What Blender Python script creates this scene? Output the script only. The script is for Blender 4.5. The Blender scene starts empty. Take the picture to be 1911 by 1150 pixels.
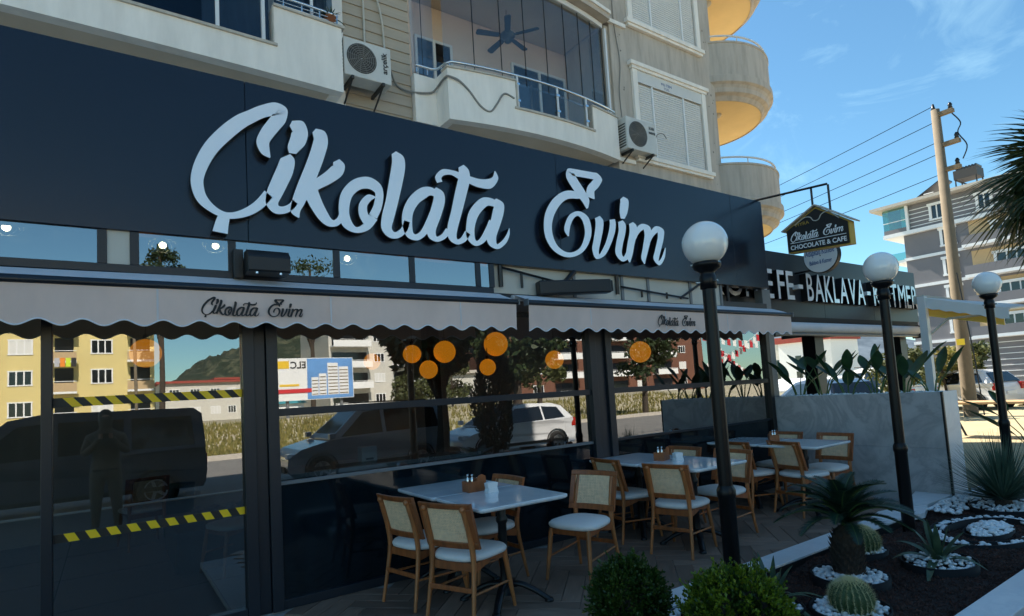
import bpy, bmesh, math, random
from mathutils import Vector, Matrix
from mathutils.geometry import tessellate_polygon
R_ = math.radians
scene = bpy.context.scene
COL = scene.collection
rnd = random.Random(7)

# ------------------------------------------------------------------ camera
cam_d = bpy.data.cameras.new('camera')
cam = bpy.data.objects.new('camera', cam_d)
COL.objects.link(cam)
cam_d.sensor_fit = 'HORIZONTAL'
cam_d.sensor_width = 36.0
cam_d.lens = 20.619
cam_d.shift_x = 0.0004
cam_d.shift_y = 0.0393
cam_d.clip_start = 0.05
cam_d.clip_end = 4000
right = Vector((0.8229, -0.5650, -0.0600))
up = Vector((0.0063, -0.0965, 0.9953))
back = right.cross(up)
m = Matrix((right, up, back)).transposed().to_4x4()
m.translation = Vector((0, 0, 1.58))
cam.matrix_world = m
scene.camera = cam

# ------------------------------------------------------------------ sky and sun
SUN_EL, SUN_AZ = R_(46.5), R_(-6)          # azimuth from +Y towards +X
world = bpy.data.worlds.new('World')
scene.world = world
world.use_nodes = True
wn = world.node_tree
wn.nodes.clear()
wo = wn.nodes.new('ShaderNodeOutputWorld')
wb = wn.nodes.new('ShaderNodeBackground')
sky = wn.nodes.new('ShaderNodeTexSky')
sky.sky_type = 'NISHITA'
sky.sun_disc = False
sky.sun_elevation = SUN_EL
sky.sun_rotation = SUN_AZ
sky.altitude = 0
sky.air_density = 1.0
sky.dust_density = 0.15
sky.ozone_density = 3.0
# thin wisps of cirrus
tc = wn.nodes.new('ShaderNodeTexCoord')
mp = wn.nodes.new('ShaderNodeMapping')
mp.inputs['Scale'].default_value = (1.6, 2.6, 5.0)
mp.inputs['Rotation'].default_value = (0.3, 0.2, 0.5)
nz = wn.nodes.new('ShaderNodeTexNoise')
nz.inputs['Scale'].default_value = 2.6
nz.inputs['Detail'].default_value = 9
nz.inputs['Roughness'].default_value = 0.62
nz.inputs['Distortion'].default_value = 0.8
rp = wn.nodes.new('ShaderNodeValToRGB')
rp.color_ramp.elements[0].position = 0.56
rp.color_ramp.elements[0].color = (0, 0, 0, 1)
rp.color_ramp.elements[1].position = 0.84
rp.color_ramp.elements[1].color = (0.36, 0.36, 0.36, 1)
mxs = wn.nodes.new('ShaderNodeMixRGB')
mxs.inputs['Color2'].default_value = (6.2, 6.8, 7.6, 1)
wn.links.new(tc.outputs['Generated'], mp.inputs['Vector'])
wn.links.new(mp.outputs['Vector'], nz.inputs['Vector'])
wn.links.new(nz.outputs['Fac'], rp.inputs['Fac'])
wn.links.new(rp.outputs['Color'], mxs.inputs['Fac'])
wn.links.new(sky.outputs['Color'], mxs.inputs['Color1'])
tint = wn.nodes.new('ShaderNodeMixRGB')
tint.blend_type = 'MULTIPLY'
tint.inputs['Fac'].default_value = 1.0
tint.inputs['Color2'].default_value = (0.66, 0.92, 0.90, 1)
wn.links.new(mxs.outputs['Color'], tint.inputs['Color1'])
wn.links.new(tint.outputs['Color'], wb.inputs['Color'])
wb.inputs['Strength'].default_value = 0.083
wn.links.new(wb.outputs['Background'], wo.inputs['Surface'])

sd = bpy.data.lights.new('sun', 'SUN')
sd.energy = 5.0
sd.angle = R_(0.53)
sd.color = (1.0, 0.93, 0.82)
sun = bpy.data.objects.new('sun', sd)
COL.objects.link(sun)
sv = Vector((math.sin(SUN_AZ) * math.cos(SUN_EL), math.cos(SUN_AZ) * math.cos(SUN_EL), math.sin(SUN_EL)))
sun.rotation_euler = sv.to_track_quat('Z', 'Y').to_euler()
sun.location = (0, 60, 60)

scene.view_settings.view_transform = 'Standard'
scene.view_settings.look = 'None'
scene.view_settings.gamma = 1.0
scene.view_settings.exposure = 1.42
scene.view_settings.use_curve_mapping = False

# ------------------------------------------------------------------ materials
def nodes_of(name):
    mt = bpy.data.materials.new(name)
    mt.use_nodes = True
    nt = mt.node_tree
    return mt, nt, nt.nodes['Principled BSDF'], nt.nodes['Material Output']

def c4(c):
    return (c[0], c[1], c[2], 1.0)

def mat(name, col, rough=0.5, metal=0.0, var=0.0, vs=4.0, col2=None, thr=0.5, soft=0.12, bump=0.0, bs=60.0,
        bdist=0.01, spec=0.5, emit=0.0, coat=0.0, stretch=None, rv=0.0, sheen=0.0, trans=0.0, alpha=1.0, rrand=0.0, ecol=None):
    mt, nt, b, out = nodes_of(name)
    N, Lk = nt.nodes, nt.links
    b.inputs['Base Color'].default_value = c4(col)
    b.inputs['Roughness'].default_value = rough
    b.inputs['Metallic'].default_value = metal
    b.inputs['Specular IOR Level'].default_value = spec
    b.inputs['Coat Weight'].default_value = coat
    b.inputs['Coat Roughness'].default_value = 0.06
    b.inputs['Sheen Weight'].default_value = sheen
    b.inputs['Transmission Weight'].default_value = trans
    b.inputs['Alpha'].default_value = alpha
    if emit:
        b.inputs['Emission Color'].default_value = c4(ecol or col)
        b.inputs['Emission Strength'].default_value = emit
    tcn = N.new('ShaderNodeTexCoord')
    vec = tcn.outputs['Object']
    if stretch:
        mpn = N.new('ShaderNodeMapping')
        mpn.inputs['Scale'].default_value = stretch
        Lk.new(vec, mpn.inputs['Vector'])
        vec = mpn.outputs['Vector']
    colour = None
    if var or col2:
        n1 = N.new('ShaderNodeTexNoise')
        n1.inputs['Scale'].default_value = vs
        n1.inputs['Detail'].default_value = 7
        n1.inputs['Roughness'].default_value = 0.6
        Lk.new(vec, n1.inputs['Vector'])
        r1 = N.new('ShaderNodeValToRGB')
        e = r1.color_ramp.elements
        if col2:
            e[0].position = max(0, thr - soft); e[1].position = min(1, thr + soft)
            e[0].color = c4(col); e[1].color = c4(col2)
        else:
            e[0].position = 0.3; e[1].position = 0.7
            e[0].color = c4([max(0, k * (1 - var)) for k in col])
            e[1].color = c4([k * (1 + var) for k in col])
        Lk.new(n1.outputs['Fac'], r1.inputs['Fac'])
        colour = r1.outputs['Color']
        if rv:
            mr = N.new('ShaderNodeMapRange')
            mr.inputs['From Min'].default_value = 0.3; mr.inputs['From Max'].default_value = 0.7
            mr.inputs['To Min'].default_value = max(0.02, rough - rv); mr.inputs['To Max'].default_value = min(1, rough + rv)
            Lk.new(n1.outputs['Fac'], mr.inputs['Value'])
            Lk.new(mr.outputs['Result'], b.inputs['Roughness'])
    if rrand:
        oi = N.new('ShaderNodeObjectInfo')
        hs = N.new('ShaderNodeHueSaturation')
        m2 = N.new('ShaderNodeMapRange')
        m2.inputs['To Min'].default_value = 1 - rrand; m2.inputs['To Max'].default_value = 1 + rrand
        Lk.new(oi.outputs['Random'], m2.inputs['Value'])
        Lk.new(m2.outputs['Result'], hs.inputs['Value'])
        if colour: Lk.new(colour, hs.inputs['Color'])
        else: hs.inputs['Color'].default_value = c4(col)
        colour = hs.outputs['Color']
    if colour: Lk.new(colour, b.inputs['Base Color'])
    if bump:
        n2 = N.new('ShaderNodeTexNoise')
        n2.inputs['Scale'].default_value = bs
        n2.inputs['Detail'].default_value = 5
        Lk.new(vec, n2.inputs['Vector'])
        bp = N.new('ShaderNodeBump')
        bp.inputs['Strength'].default_value = bump
        bp.inputs['Distance'].default_value = bdist
        Lk.new(n2.outputs['Fac'], bp.inputs['Height'])
        Lk.new(bp.outputs['Normal'], b.inputs['Normal'])
    return mt

def glass_mat(name, refl=0.3, tint=(0.75, 0.8, 0.82), wave=0.0, gtint=(1, 1, 1), rough=0.0, ior=1.5):
    """a thin coated pane: part mirror, part clear"""
    mt, nt, b, out = nodes_of(name)
    N, Lk = nt.nodes, nt.links
    N.remove(b)
    tr = N.new('ShaderNodeBsdfTransparent'); tr.inputs['Color'].default_value = c4(tint)
    gl = N.new('ShaderNodeBsdfGlossy'); gl.inputs['Color'].default_value = c4(gtint); gl.inputs['Roughness'].default_value = rough
    fr = N.new('ShaderNodeFresnel'); fr.inputs['IOR'].default_value = ior
    mr = N.new('ShaderNodeMapRange')
    mr.inputs['To Min'].default_value = refl; mr.inputs['To Max'].default_value = 1.0
    Lk.new(fr.outputs['Fac'], mr.inputs['Value'])
    mx = N.new('ShaderNodeMixShader')
    ge = N.new('ShaderNodeNewGeometry')          # the inner face of the pane only lets light through
    inv = N.new('ShaderNodeMath'); inv.operation = 'SUBTRACT'; inv.inputs[0].default_value = 1.0
    Lk.new(ge.outputs['Backfacing'], inv.inputs[1])
    mu = N.new('ShaderNodeMath'); mu.operation = 'MULTIPLY'
    Lk.new(mr.outputs['Result'], mu.inputs[0]); Lk.new(inv.outputs[0], mu.inputs[1])
    Lk.new(mu.outputs[0], mx.inputs['Fac'])
    Lk.new(tr.outputs['BSDF'], mx.inputs[1]); Lk.new(gl.outputs['BSDF'], mx.inputs[2])
    Lk.new(mx.outputs['Shader'], out.inputs['Surface'])
    if wave:
        tcn = N.new('ShaderNodeTexCoord')
        n2 = N.new('ShaderNodeTexNoise'); n2.inputs['Scale'].default_value = 0.9; n2.inputs['Detail'].default_value = 1
        Lk.new(tcn.outputs['Object'], n2.inputs['Vector'])
        bp = N.new('ShaderNodeBump'); bp.inputs['Strength'].default_value = wave; bp.inputs['Distance'].default_value = 0.01
        Lk.new(n2.outputs['Fac'], bp.inputs['Height'])
        Lk.new(bp.outputs['Normal'], gl.inputs['Normal'])
    return mt

def marble_mat(name, base, vein, scale=2.0, rough=0.25, amount=0.5, bump=0.0, coat=0.0):
    mt, nt, b, out = nodes_of(name)
    N, Lk = nt.nodes, nt.links
    tcn = N.new('ShaderNodeTexCoord')
    n1 = N.new('ShaderNodeTexNoise'); n1.inputs['Scale'].default_value = scale; n1.inputs['Detail'].default_value = 9
    n1.inputs['Distortion'].default_value = 1.4; n1.inputs['Roughness'].default_value = 0.62
    Lk.new(tcn.outputs['Object'], n1.inputs['Vector'])
    r = N.new('ShaderNodeValToRGB')
    e = r.color_ramp.elements
    e[0].position = 0.40; e[0].color = c4(base)
    e[1].position = 0.60; e[1].color = c4(base)
    k = e.new(0.50); k.color = c4([base[i] * (1 - amount) + vein[i] * amount for i in range(3)])
    k2 = e.new(0.545); k2.color = c4([base[i] * (1 - amount * .25) + vein[i] * amount * .25 for i in range(3)])
    Lk.new(n1.outputs['Fac'], r.inputs['Fac'])
    n3 = N.new('ShaderNodeTexNoise'); n3.inputs['Scale'].default_value = scale * 0.7; n3.inputs['Detail'].default_value = 5
    Lk.new(tcn.outputs['Object'], n3.inputs['Vector'])
    hs = N.new('ShaderNodeHueSaturation')
    mr = N.new('ShaderNodeMapRange'); mr.inputs['To Min'].default_value = 0.78; mr.inputs['To Max'].default_value = 1.18
    Lk.new(n3.outputs['Fac'], mr.inputs['Value']); Lk.new(mr.outputs['Result'], hs.inputs['Value'])
    Lk.new(r.outputs['Color'], hs.inputs['Color']); Lk.new(hs.outputs['Color'], b.inputs['Base Color'])
    b.inputs['Roughness'].default_value = rough
    b.inputs['Coat Weight'].default_value = coat
    b.inputs['Coat Roughness'].default_value = 0.03
    if bump:
        bp = N.new('ShaderNodeBump'); bp.inputs['Strength'].default_value = bump; bp.inputs['Distance'].default_value = 0.01
        n4 = N.new('ShaderNodeTexNoise'); n4.inputs['Scale'].default_value = 40
        Lk.new(tcn.outputs['Object'], n4.inputs['Vector'])
        Lk.new(n4.outputs['Fac'], bp.inputs['Height']); Lk.new(bp.outputs['Normal'], b.inputs['Normal'])
    return mt

def leaf_mat(name, col, col2, rough=0.45, trans=0.25):
    """leaf: diffuse front with light passing through, tone varying leaf to leaf"""
    mt, nt, b, out = nodes_of(name)
    N, Lk = nt.nodes, nt.links
    tcn = N.new('ShaderNodeTexCoord')
    n1 = N.new('ShaderNodeTexNoise'); n1.inputs['Scale'].default_value = 9; n1.inputs['Detail'].default_value = 4
    Lk.new(tcn.outputs['Object'], n1.inputs['Vector'])
    r = N.new('ShaderNodeValToRGB'); e = r.color_ramp.elements
    e[0].position = 0.34; e[0].color = c4(col); e[1].position = 0.66; e[1].color = c4(col2)
    Lk.new(n1.outputs['Fac'], r.inputs['Fac'])
    Lk.new(r.outputs['Color'], b.inputs['Base Color'])
    b.inputs['Roughness'].default_value = rough
    tl = N.new('ShaderNodeBsdfTranslucent')
    Lk.new(r.outputs['Color'], tl.inputs['Color'])
    mx = N.new('ShaderNodeMixShader'); mx.inputs['Fac'].default_value = trans
    Lk.new(b.outputs['BSDF'], mx.inputs[1]); Lk.new(tl.outputs['BSDF'], mx.inputs[2])
    Lk.new(mx.outputs['Shader'], out.inputs['Surface'])
    return mt

# ------------------------------------------------------------------ mesh helpers
OFF = {}
class MB:
    def __init__(s):
        s.V, s.F, s.M, s.S = [], [], [], []
    def add(s, vs, fs, m=0, smooth=False, mtx=None):
        b = len(s.V)
        if mtx is not None: vs = [mtx @ Vector(v) for v in vs]
        s.V += [tuple(v) for v in vs]
        for f in fs:
            s.F.append([b + i for i in f]); s.M.append(m); s.S.append(smooth)
        return s
    def box(s, x0, x1, y0, y1, z0, z1, m=0, mtx=None):
        vs = [(x0, y0, z0), (x1, y0, z0), (x1, y1, z0), (x0, y1, z0), (x0, y0, z1), (x1, y0, z1), (x1, y1, z1), (x0, y1, z1)]
        fs = [(0, 3, 2, 1), (4, 5, 6, 7), (0, 1, 5, 4), (1, 2, 6, 5), (2, 3, 7, 6), (3, 0, 4, 7)]
        return s.add(vs, fs, m, False, mtx)
    def tube(s, pts, r, n=8, m=0, caps=True, smooth=True, flat=1.0, mtx=None):
        pts = [Vector(p) for p in pts]
        k = len(pts)
        rs = r if isinstance(r, (list, tuple)) else [r] * k
        vs, fs = [], []
        pu = None
        for i, p in enumerate(pts):
            t = (pts[min(i + 1, k - 1)] - pts[max(i - 1, 0)]).normalized()
            if pu is None:
                ref = Vector((0, 0, 1)) if abs(t.z) < 0.9 else Vector((1, 0, 0))
                u = t.cross(ref).normalized()
            else:
                u = (pu - t * pu.dot(t)).normalized()
            w = t.cross(u); pu = u
            for j in range(n):
                a = 2 * math.pi * j / n
                vs.append(p + u * (math.cos(a) * rs[i]) + w * (math.sin(a) * rs[i] * flat))
        for i in range(k - 1):
            for j in range(n):
                a, b_ = i * n + j, i * n + (j + 1) % n
                fs.append((a, b_, b_ + n, a + n))
        s.add(vs, fs, m, smooth, mtx)
        if caps:
            s.add(vs[:n], [tuple(reversed(range(n)))], m, False, mtx)
            s.add(vs[-n:], [tuple(range(n))], m, False, mtx)
        return s
    def lathe(s, prof, n=24, c=(0, 0, 0), m=0, smooth=True, a0=0.0, a1=None, mtx=None, sx=1.0, sy=1.0):
        full = a1 is None
        span = 2 * math.pi if full else (a1 - a0)
        cols = n if full else n + 1
        vs, fs = [], []
        for (r, z) in prof:
            for j in range(cols):
                a = a0 + span * j / n
                vs.append((c[0] + r * math.cos(a) * sx, c[1] + r * math.sin(a) * sy, c[2] + z))
        for i in range(len(prof) - 1):
            for j in range(n):
                a, b_ = i * cols + j, i * cols + ((j + 1) % cols if full else j + 1)
                fs.append((a, b_, b_ + cols, a + cols))
        return s.add(vs, fs, m, smooth, mtx)
    def sphere(s, c, r, nu=20, nv=12, m=0, sc=(1, 1, 1), mtx=None):
        prof = [(max(1e-4, r * math.sin(math.pi * i / nv)), -r * math.cos(math.pi * i / nv)) for i in range(nv + 1)]
        vs, fs = [], []
        for (rr, z) in prof:
            for j in range(nu):
                a = 2 * math.pi * j / nu
                vs.append((c[0] + rr * math.cos(a) * sc[0], c[1] + rr * math.sin(a) * sc[1], c[2] + z * sc[2]))
        for i in range(nv):
            for j in range(nu):
                a, b_ = i * nu + j, i * nu + (j + 1) % nu
                fs.append((a, b_, b_ + nu, a + nu))
        return s.add(vs, fs, m, True, mtx)
    def prism(s, poly, fn, d0, d1, m=0, ms=None, smooth=False):
        """poly in 2D; fn(a,b,d) -> 3D; caps at d0 and d1"""
        n = len(poly)
        ms = m if ms is None else ms
        tri = tessellate_polygon([[Vector((a, b, 0)) for a, b in poly]])
        A = [fn(a, b, d0) for a, b in poly]; B = [fn(a, b, d1) for a, b in poly]
        s.add(A, [tuple(t) for t in tri], m)
        s.add(B, [tuple(reversed(t)) for t in tri], m)
        s.add(A + B, [(i, (i + 1) % n, n + (i + 1) % n, n + i) for i in range(n)], ms, smooth)
        return s
    def strip(s, rows, m=0, smooth=True, closed=False):
        """grid of rows of points -> quads"""
        k = len(rows[0]); vs = [p for r_ in rows for p in r_]; fs = []
        for i in range(len(rows) - 1):
            for j in range(k - (0 if closed else 1)):
                fs.append((i * k + j, i * k + (j + 1) % k, (i + 1) * k + (j + 1) % k, (i + 1) * k + j))
        return s.add(vs, fs, m, smooth)
    def build(s, name, mats, parent=None, bevel=0.0, recalc=False, seg=2, loc=None):
        o3 = OFF.get(parent.name, Vector((0, 0, 0))) if parent is not None else Vector((0, 0, 0))
        if loc is not None: o3 = Vector(loc)
        me = bpy.data.meshes.new(name)
        me.from_pydata([(v[0] - o3[0], v[1] - o3[1], v[2] - o3[2]) for v in s.V], [], s.F)
        if not isinstance(mats, (list, tuple)): mats = [mats]
        for q in mats: me.materials.append(q)
        me.polygons.foreach_set('material_index', s.M)
        me.polygons.foreach_set('use_smooth', s.S)
        if recalc:
            bm = bmesh.new(); bm.from_mesh(me)
            bmesh.ops.recalc_face_normals(bm, faces=bm.faces)
            bm.to_mesh(me); bm.free()
        me.update()
        ob = bpy.data.objects.new(name, me)
        COL.objects.link(ob)
        if parent is not None:
            ob.parent = parent
            OFF[ob.name] = o3
        elif loc is not None:
            ob.location = o3; OFF[ob.name] = o3
        if bevel:
            bv = ob.modifiers.new('bevel', 'BEVEL')
            bv.width = bevel; bv.segments = seg; bv.limit_method = 'ANGLE'; bv.angle_limit = R_(40)
        return ob

def tag(o, label, cat, group=None):
    o['label'] = label; o['category'] = cat
    if group: o['group'] = group
    return o
def struct(o):
    o['kind'] = 'structure'; return o
def stuff(o, label=None, cat=None):
    o['kind'] = 'stuff'
    if label: o['label'] = label
    if cat: o['category'] = cat
    return o
def thing(name, label, cat, loc=(0, 0, 0), group=None, rz=0.0):
    o = bpy.data.objects.new(name, None)
    COL.objects.link(o)
    o.empty_display_size = 0.1
    o.location = loc
    o.rotation_euler = (0, 0, rz)
    OFF[o.name] = Vector(loc)
    return tag(o, label, cat, group)
def copy_tree(root, loc, rz, label=None, scale=None):
    def rec(o, par):
        c = o.copy(); COL.objects.link(c)
        if par is not None: c.parent = par
        for ch in list(o.children): rec(ch, c)
        return c
    r = rec(root, None)
    r.location = loc; r.rotation_euler = (0, 0, rz)
    if scale: r.scale = (scale,) * 3
    if label: r['label'] = label
    return r
def link_copy(o, parent, mtx=None):
    c = o.copy(); COL.objects.link(c); c.parent = parent
    if mtx is not None: c.matrix_local = mtx
    return c
def bx(name, m_, parent, x0, x1, y0, y1, z0, z1, bevel=0.0):
    return MB().box(x0, x1, y0, y1, z0, z1).build(name, m_, parent, bevel)

def catmull(P, sub=6):
    out = []
    n = len(P)
    for i in range(n - 1):
        p0, p1, p2, p3 = P[max(i - 1, 0)], P[i], P[i + 1], P[min(i + 2, n - 1)]
        for k in range(sub):
            t = k / sub
            out.append(tuple(0.5 * ((2 * b) + (-a + c) * t + (2 * a - 5 * b + 4 * c - d) * t * t + (-a + 3 * b - 3 * c + d) * t ** 3)
                             for a, b, c, d in zip(p0, p1, p2, p3)))
    out.append(tuple(P[-1]))
    return out

FONT_CACHE = {}
def text_tris(txt, bold=0.0):
    """flat triangles of a line of text, height normalised so that caps are 1 high, x from 0"""
    key = (txt, bold)
    if key in FONT_CACHE: return FONT_CACHE[key]
    cu = bpy.data.curves.new('txt', 'FONT'); cu.body = txt; cu.size = 1.0; cu.offset = bold; cu.resolution_u = 3
    ob = bpy.data.objects.new('txt', cu); COL.objects.link(ob)
    dg = bpy.context.evaluated_depsgraph_get()
    me = ob.evaluated_get(dg).to_mesh()
    vs = [v.co.copy() for v in me.vertices]; fs = [tuple(p.vertices) for p in me.polygons]
    edges = {}
    for f in fs:
        for i in range(len(f)):
            e = (f[i], f[(i + 1) % len(f)])
            edges[e] = 1
    border = [e for e in edges if (e[1], e[0]) not in edges]
    ob.evaluated_get(dg).to_mesh_clear()
    COL.objects.unlink(ob); bpy.data.objects.remove(ob); bpy.data.curves.remove(cu)
    x0 = min(v.x for v in vs); x1 = max(v.x for v in vs)
    h = 0.70
    FONT_CACHE[key] = ([((v.x - x0) / h, v.y / h) for v in vs], fs, border, (x1 - x0) / h)
    return FONT_CACHE[key]
def text3d(mb, txt, fn, d0, d1, width=None, height=1.0, m=0, ms=0, bold=0.0):
    """fn(a,b,d)->3D; extruded from d0 (back) to d1 (front)"""
    P, fs, border, w = text_tris(txt, bold)
    kx = (width / w) if width else height
    A = [fn(a * kx, b * height, d0) for a, b in P]; B = [fn(a * kx, b * height, d1) for a, b in P]
    mb.add(B, fs, m)
    n = len(A)
    mb.add(A + B, [(i, j, n + j, n + i) for i, j in border], ms)
    return mb
# ------------------------------------------------------------------ material library
M = {}
M['navy'] = mat('navy_composite_panel', (0.005, 0.010, 0.024), 0.24, var=0.10, vs=1.1, spec=0.5, bump=0.06, bs=1.3, bdist=0.02)
M['frame'] = mat('anthracite_aluminium', (0.015, 0.019, 0.026), 0.36, spec=0.45, var=0.08, vs=3, bump=0.02, bs=200)
M['frame_light'] = mat('grey_aluminium', (0.16, 0.17, 0.18), 0.4)
M['letter'] = mat('white_acrylic', (0.95, 0.95, 0.96), 0.12, spec=0.9, coat=1.0)
M['letter'].node_tree.nodes['Principled BSDF'].inputs['Coat IOR'].default_value = 2.0
M['black'] = mat('black_metal', (0.006, 0.006, 0.007), 0.38, var=0.2, vs=8)
M['blackmatte'] = mat('black_matte', (0.012, 0.012, 0.012), 0.7)
M['pole'] = mat('black_painted_steel', (0.005, 0.005, 0.006), 0.34, spec=0.3, bump=0.05, bs=30)
M['globe'] = mat('opal_acrylic_globe', (0.94, 0.93, 0.90), 0.14, coat=0.8, var=0.02, vs=5)
M['canvas'] = mat('pale_canvas', (0.74, 0.58, 0.52), 0.8, var=0.10, vs=2.2, bump=0.22, bs=9, bdist=0.02, stretch=(1, 1, .5))
M['canvas_top'] = mat('pale_canvas_top', (0.66, 0.64, 0.66), 0.8, var=0.05, vs=5)
M['trim'] = mat('white_piping', (0.75, 0.77, 0.82), 0.6)
M['print'] = mat('black_print', (0.012, 0.012, 0.014), 0.6)
M['glass'] = glass_mat('shopfront_glass', 0.25, (0.58, 0.62, 0.63), wave=0.06)
M['spandrel'] = mat('dark_spandrel_glass', (0.003, 0.008, 0.012), 0.07, spec=0.45, var=0.5, vs=1.2, stretch=(6, 1, .5))
M['glass_up'] = glass_mat('transom_glass', 0.26, (0.55, 0.6, 0.62))
M['glass_win'] = glass_mat('window_glass', 0.07, (0.45, 0.52, 0.58))
M['glass_clear'] = glass_mat('clear_glass', 0.10, (0.88, 0.90, 0.91), ior=1.5)
M['glass_green'] = glass_mat('green_glass', 0.18, (0.45, 0.72, 0.66))
M['stucco'] = mat('beige_stucco', (0.47, 0.41, 0.34), 0.9, var=0.12, vs=1.6, stretch=(2, 2, .5), bump=0.25, bs=120, bdist=0.004)
M['stucco_w'] = mat('off_white_stucco', (0.85, 0.80, 0.73), 0.88, var=0.09, vs=1.9, stretch=(2.4, 2.4, .5), bump=0.2, bs=120, bdist=0.004)
M['stucco_s'] = mat('weathered_cream_stucco', (0.52, 0.46, 0.395), 0.9, col2=(0.36, 0.315, 0.265), thr=0.58, soft=0.16, vs=2.3, stretch=(2.6, 2.6, .4), bump=0.3, bs=90, bdist=0.004)
M['soffit'] = mat('tan_soffit', (0.66, 0.56, 0.44), 0.9, var=0.08, vs=1.5)
M['coping'] = mat('stone_coping', (0.50, 0.45, 0.38), 0.7, var=0.15, vs=9)
M['dirt'] = mat('grey_flaking_spot', (0.22, 0.2, 0.18), 0.95)
M['siding'] = mat('tan_lap_siding', (0.42, 0.355, 0.275), 0.75, var=0.08, vs=3, stretch=(0.3, 1, 6), rrand=0.04)
M['peach'] = mat('peach_wall', (0.78, 0.60, 0.48), 0.9, var=0.05, vs=2)
M['orange'] = mat('orange_wood_panel', (0.62, 0.28, 0.04), 0.5, var=0.1, vs=3)
M['white'] = mat('white_paint', (0.78, 0.78, 0.77), 0.5, var=0.04, vs=4)
M['whitemetal'] = mat('white_metal', (0.72, 0.73, 0.74), 0.4)
M['shutter'] = mat('white_roller_shutter', (0.66, 0.655, 0.63), 0.6, var=0.06, vs=1.3)
M['chrome'] = mat('brushed_steel', (0.72, 0.74, 0.76), 0.22, metal=1.0)
M['yellow_soffit'] = mat('warm_cream_soffit', (0.80, 0.60, 0.30), 0.85, var=0.05, vs=2)
M['acwhite'] = mat('aged_white_plastic', (0.60, 0.59, 0.55), 0.5, var=0.08, vs=4)
M['grille'] = mat('dark_grille', (0.035, 0.033, 0.03), 0.6)
M['cable'] = mat('grey_cable', (0.24, 0.23, 0.21), 0.7)
M['cable_w'] = mat('pale_conduit', (0.55, 0.52, 0.45), 0.7)
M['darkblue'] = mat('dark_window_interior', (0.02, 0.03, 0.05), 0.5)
M['curtain'] = mat('pale_curtain', (0.35, 0.40, 0.45), 0.9, var=0.15, vs=6, stretch=(9, 9, .3))
M['wood'] = mat('oiled_beech', (0.30, 0.088, 0.024), 0.42, rrand=0.12, var=0.35, vs=5, stretch=(5, 5, 0.7), coat=0.15, bump=0.05, bs=40)
M['wood_l'] = mat('oiled_beech_light', (0.40, 0.140, 0.042), 0.42, rrand=0.12, var=0.28, vs=6, stretch=(5, 5, 0.7), coat=0.15)
M['cane'] = mat('woven_cane', (0.95, 0.67, 0.42), 0.65, var=0.12, vs=30)
M['seat'] = mat('pale_seat_vinyl', (0.80, 0.74, 0.69), 0.55, rrand=0.05, var=0.04, vs=9, bump=0.06, bs=160, bdist=0.003)
M['tabletop'] = marble_mat('white_quartz_top', (0.88, 0.89, 0.90), (0.35, 0.45, 0.58), 2.6, 0.10, 0.16, coat=0.5)
M['marble'] = marble_mat('grey_marble_cladding', (0.56, 0.51, 0.49), (0.27, 0.25, 0.25), 1.3, 0.32, 0.55)
M['marble_w'] = marble_mat('white_marble_kerb', (0.78, 0.79, 0.80), (0.5, 0.53, 0.58), 1.8, 0.3, 0.25, bump=0.05)
M['plank'] = mat('wood_look_tile', (0.155, 0.095, 0.066), 0.5, col2=(0.30, 0.195, 0.14), thr=0.5, soft=0.2, vs=3.0, stretch=(1.2, 14, 3), rv=0.1, rrand=0.32, bump=0.05, bs=40)
M['grout'] = mat('tile_grout', (0.34, 0.32, 0.30), 0.9, var=0.1, vs=30)
M['mulch'] = mat('lava_mulch', (0.036, 0.016, 0.011), 0.95, var=0.5, vs=60, bump=1.0, bs=45, bdist=0.03)
M['chip'] = mat('lava_chips', (0.052, 0.022, 0.015), 0.9, var=0.6, vs=14)
M['pebble'] = mat('white_pebbles', (0.80, 0.81, 0.82), 0.55, var=0.1, vs=16)
M['ring'] = mat('black_plastic_edging', (0.010, 0.010, 0.011), 0.65, spec=0.25)
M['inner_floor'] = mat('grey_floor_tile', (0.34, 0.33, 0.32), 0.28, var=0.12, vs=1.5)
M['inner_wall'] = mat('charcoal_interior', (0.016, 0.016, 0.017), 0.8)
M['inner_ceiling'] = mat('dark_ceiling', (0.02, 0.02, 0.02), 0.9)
M['orangelamp'] = mat('orange_glass_lamp', (0.85, 0.30, 0.02), 0.3, emit=0.45, ecol=(1.0, 0.30, 0.012))
M['bulb'] = mat('lit_bulb', (1, 0.85, 0.5), 0.4, emit=9.0, ecol=(1.0, 0.80, 0.42))
M['cream'] = mat('cream_panel', (0.55, 0.53, 0.47), 0.7, var=0.06, vs=2)
M['tape_y'] = mat('yellow_tape', (0.98, 0.61, 0.008), 0.45)
M['tape_k'] = mat('black_tape', (0.014, 0.013, 0.012), 0.5)
M['gold'] = mat('gold_edge', (0.50, 0.32, 0.05), 0.45, metal=0.3)
M['bark'] = mat('rough_trunk', (0.055, 0.04, 0.028), 0.95, var=0.4, vs=20, bump=0.8, bs=25, bdist=0.03)
M['stem'] = mat('green_stem', (0.09, 0.14, 0.04), 0.5)
M['cycas'] = leaf_mat('cycad_leaf', (0.010, 0.030, 0.022), (0.020, 0.052, 0.030), 0.38, 0.15)
M['yucca'] = leaf_mat('yucca_leaf', (0.055, 0.105, 0.070), (0.115, 0.175, 0.115), 0.42, 0.2)
M['agave'] = leaf_mat('agave_leaf', (0.045, 0.085, 0.05), (0.09, 0.14, 0.075), 0.4, 0.15)
M['boxleaf'] = leaf_mat('box_leaf_dark', (0.022, 0.050, 0.008), (0.060, 0.105, 0.016), 0.4, 0.25)
M['boxleaf2'] = leaf_mat('box_leaf_fresh', (0.085, 0.150, 0.012), (0.25, 0.31, 0.022), 0.4, 0.35)
M['strel'] = leaf_mat('paddle_leaf', (0.018, 0.048, 0.016), (0.035, 0.085, 0.025), 0.35, 0.2)
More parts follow.
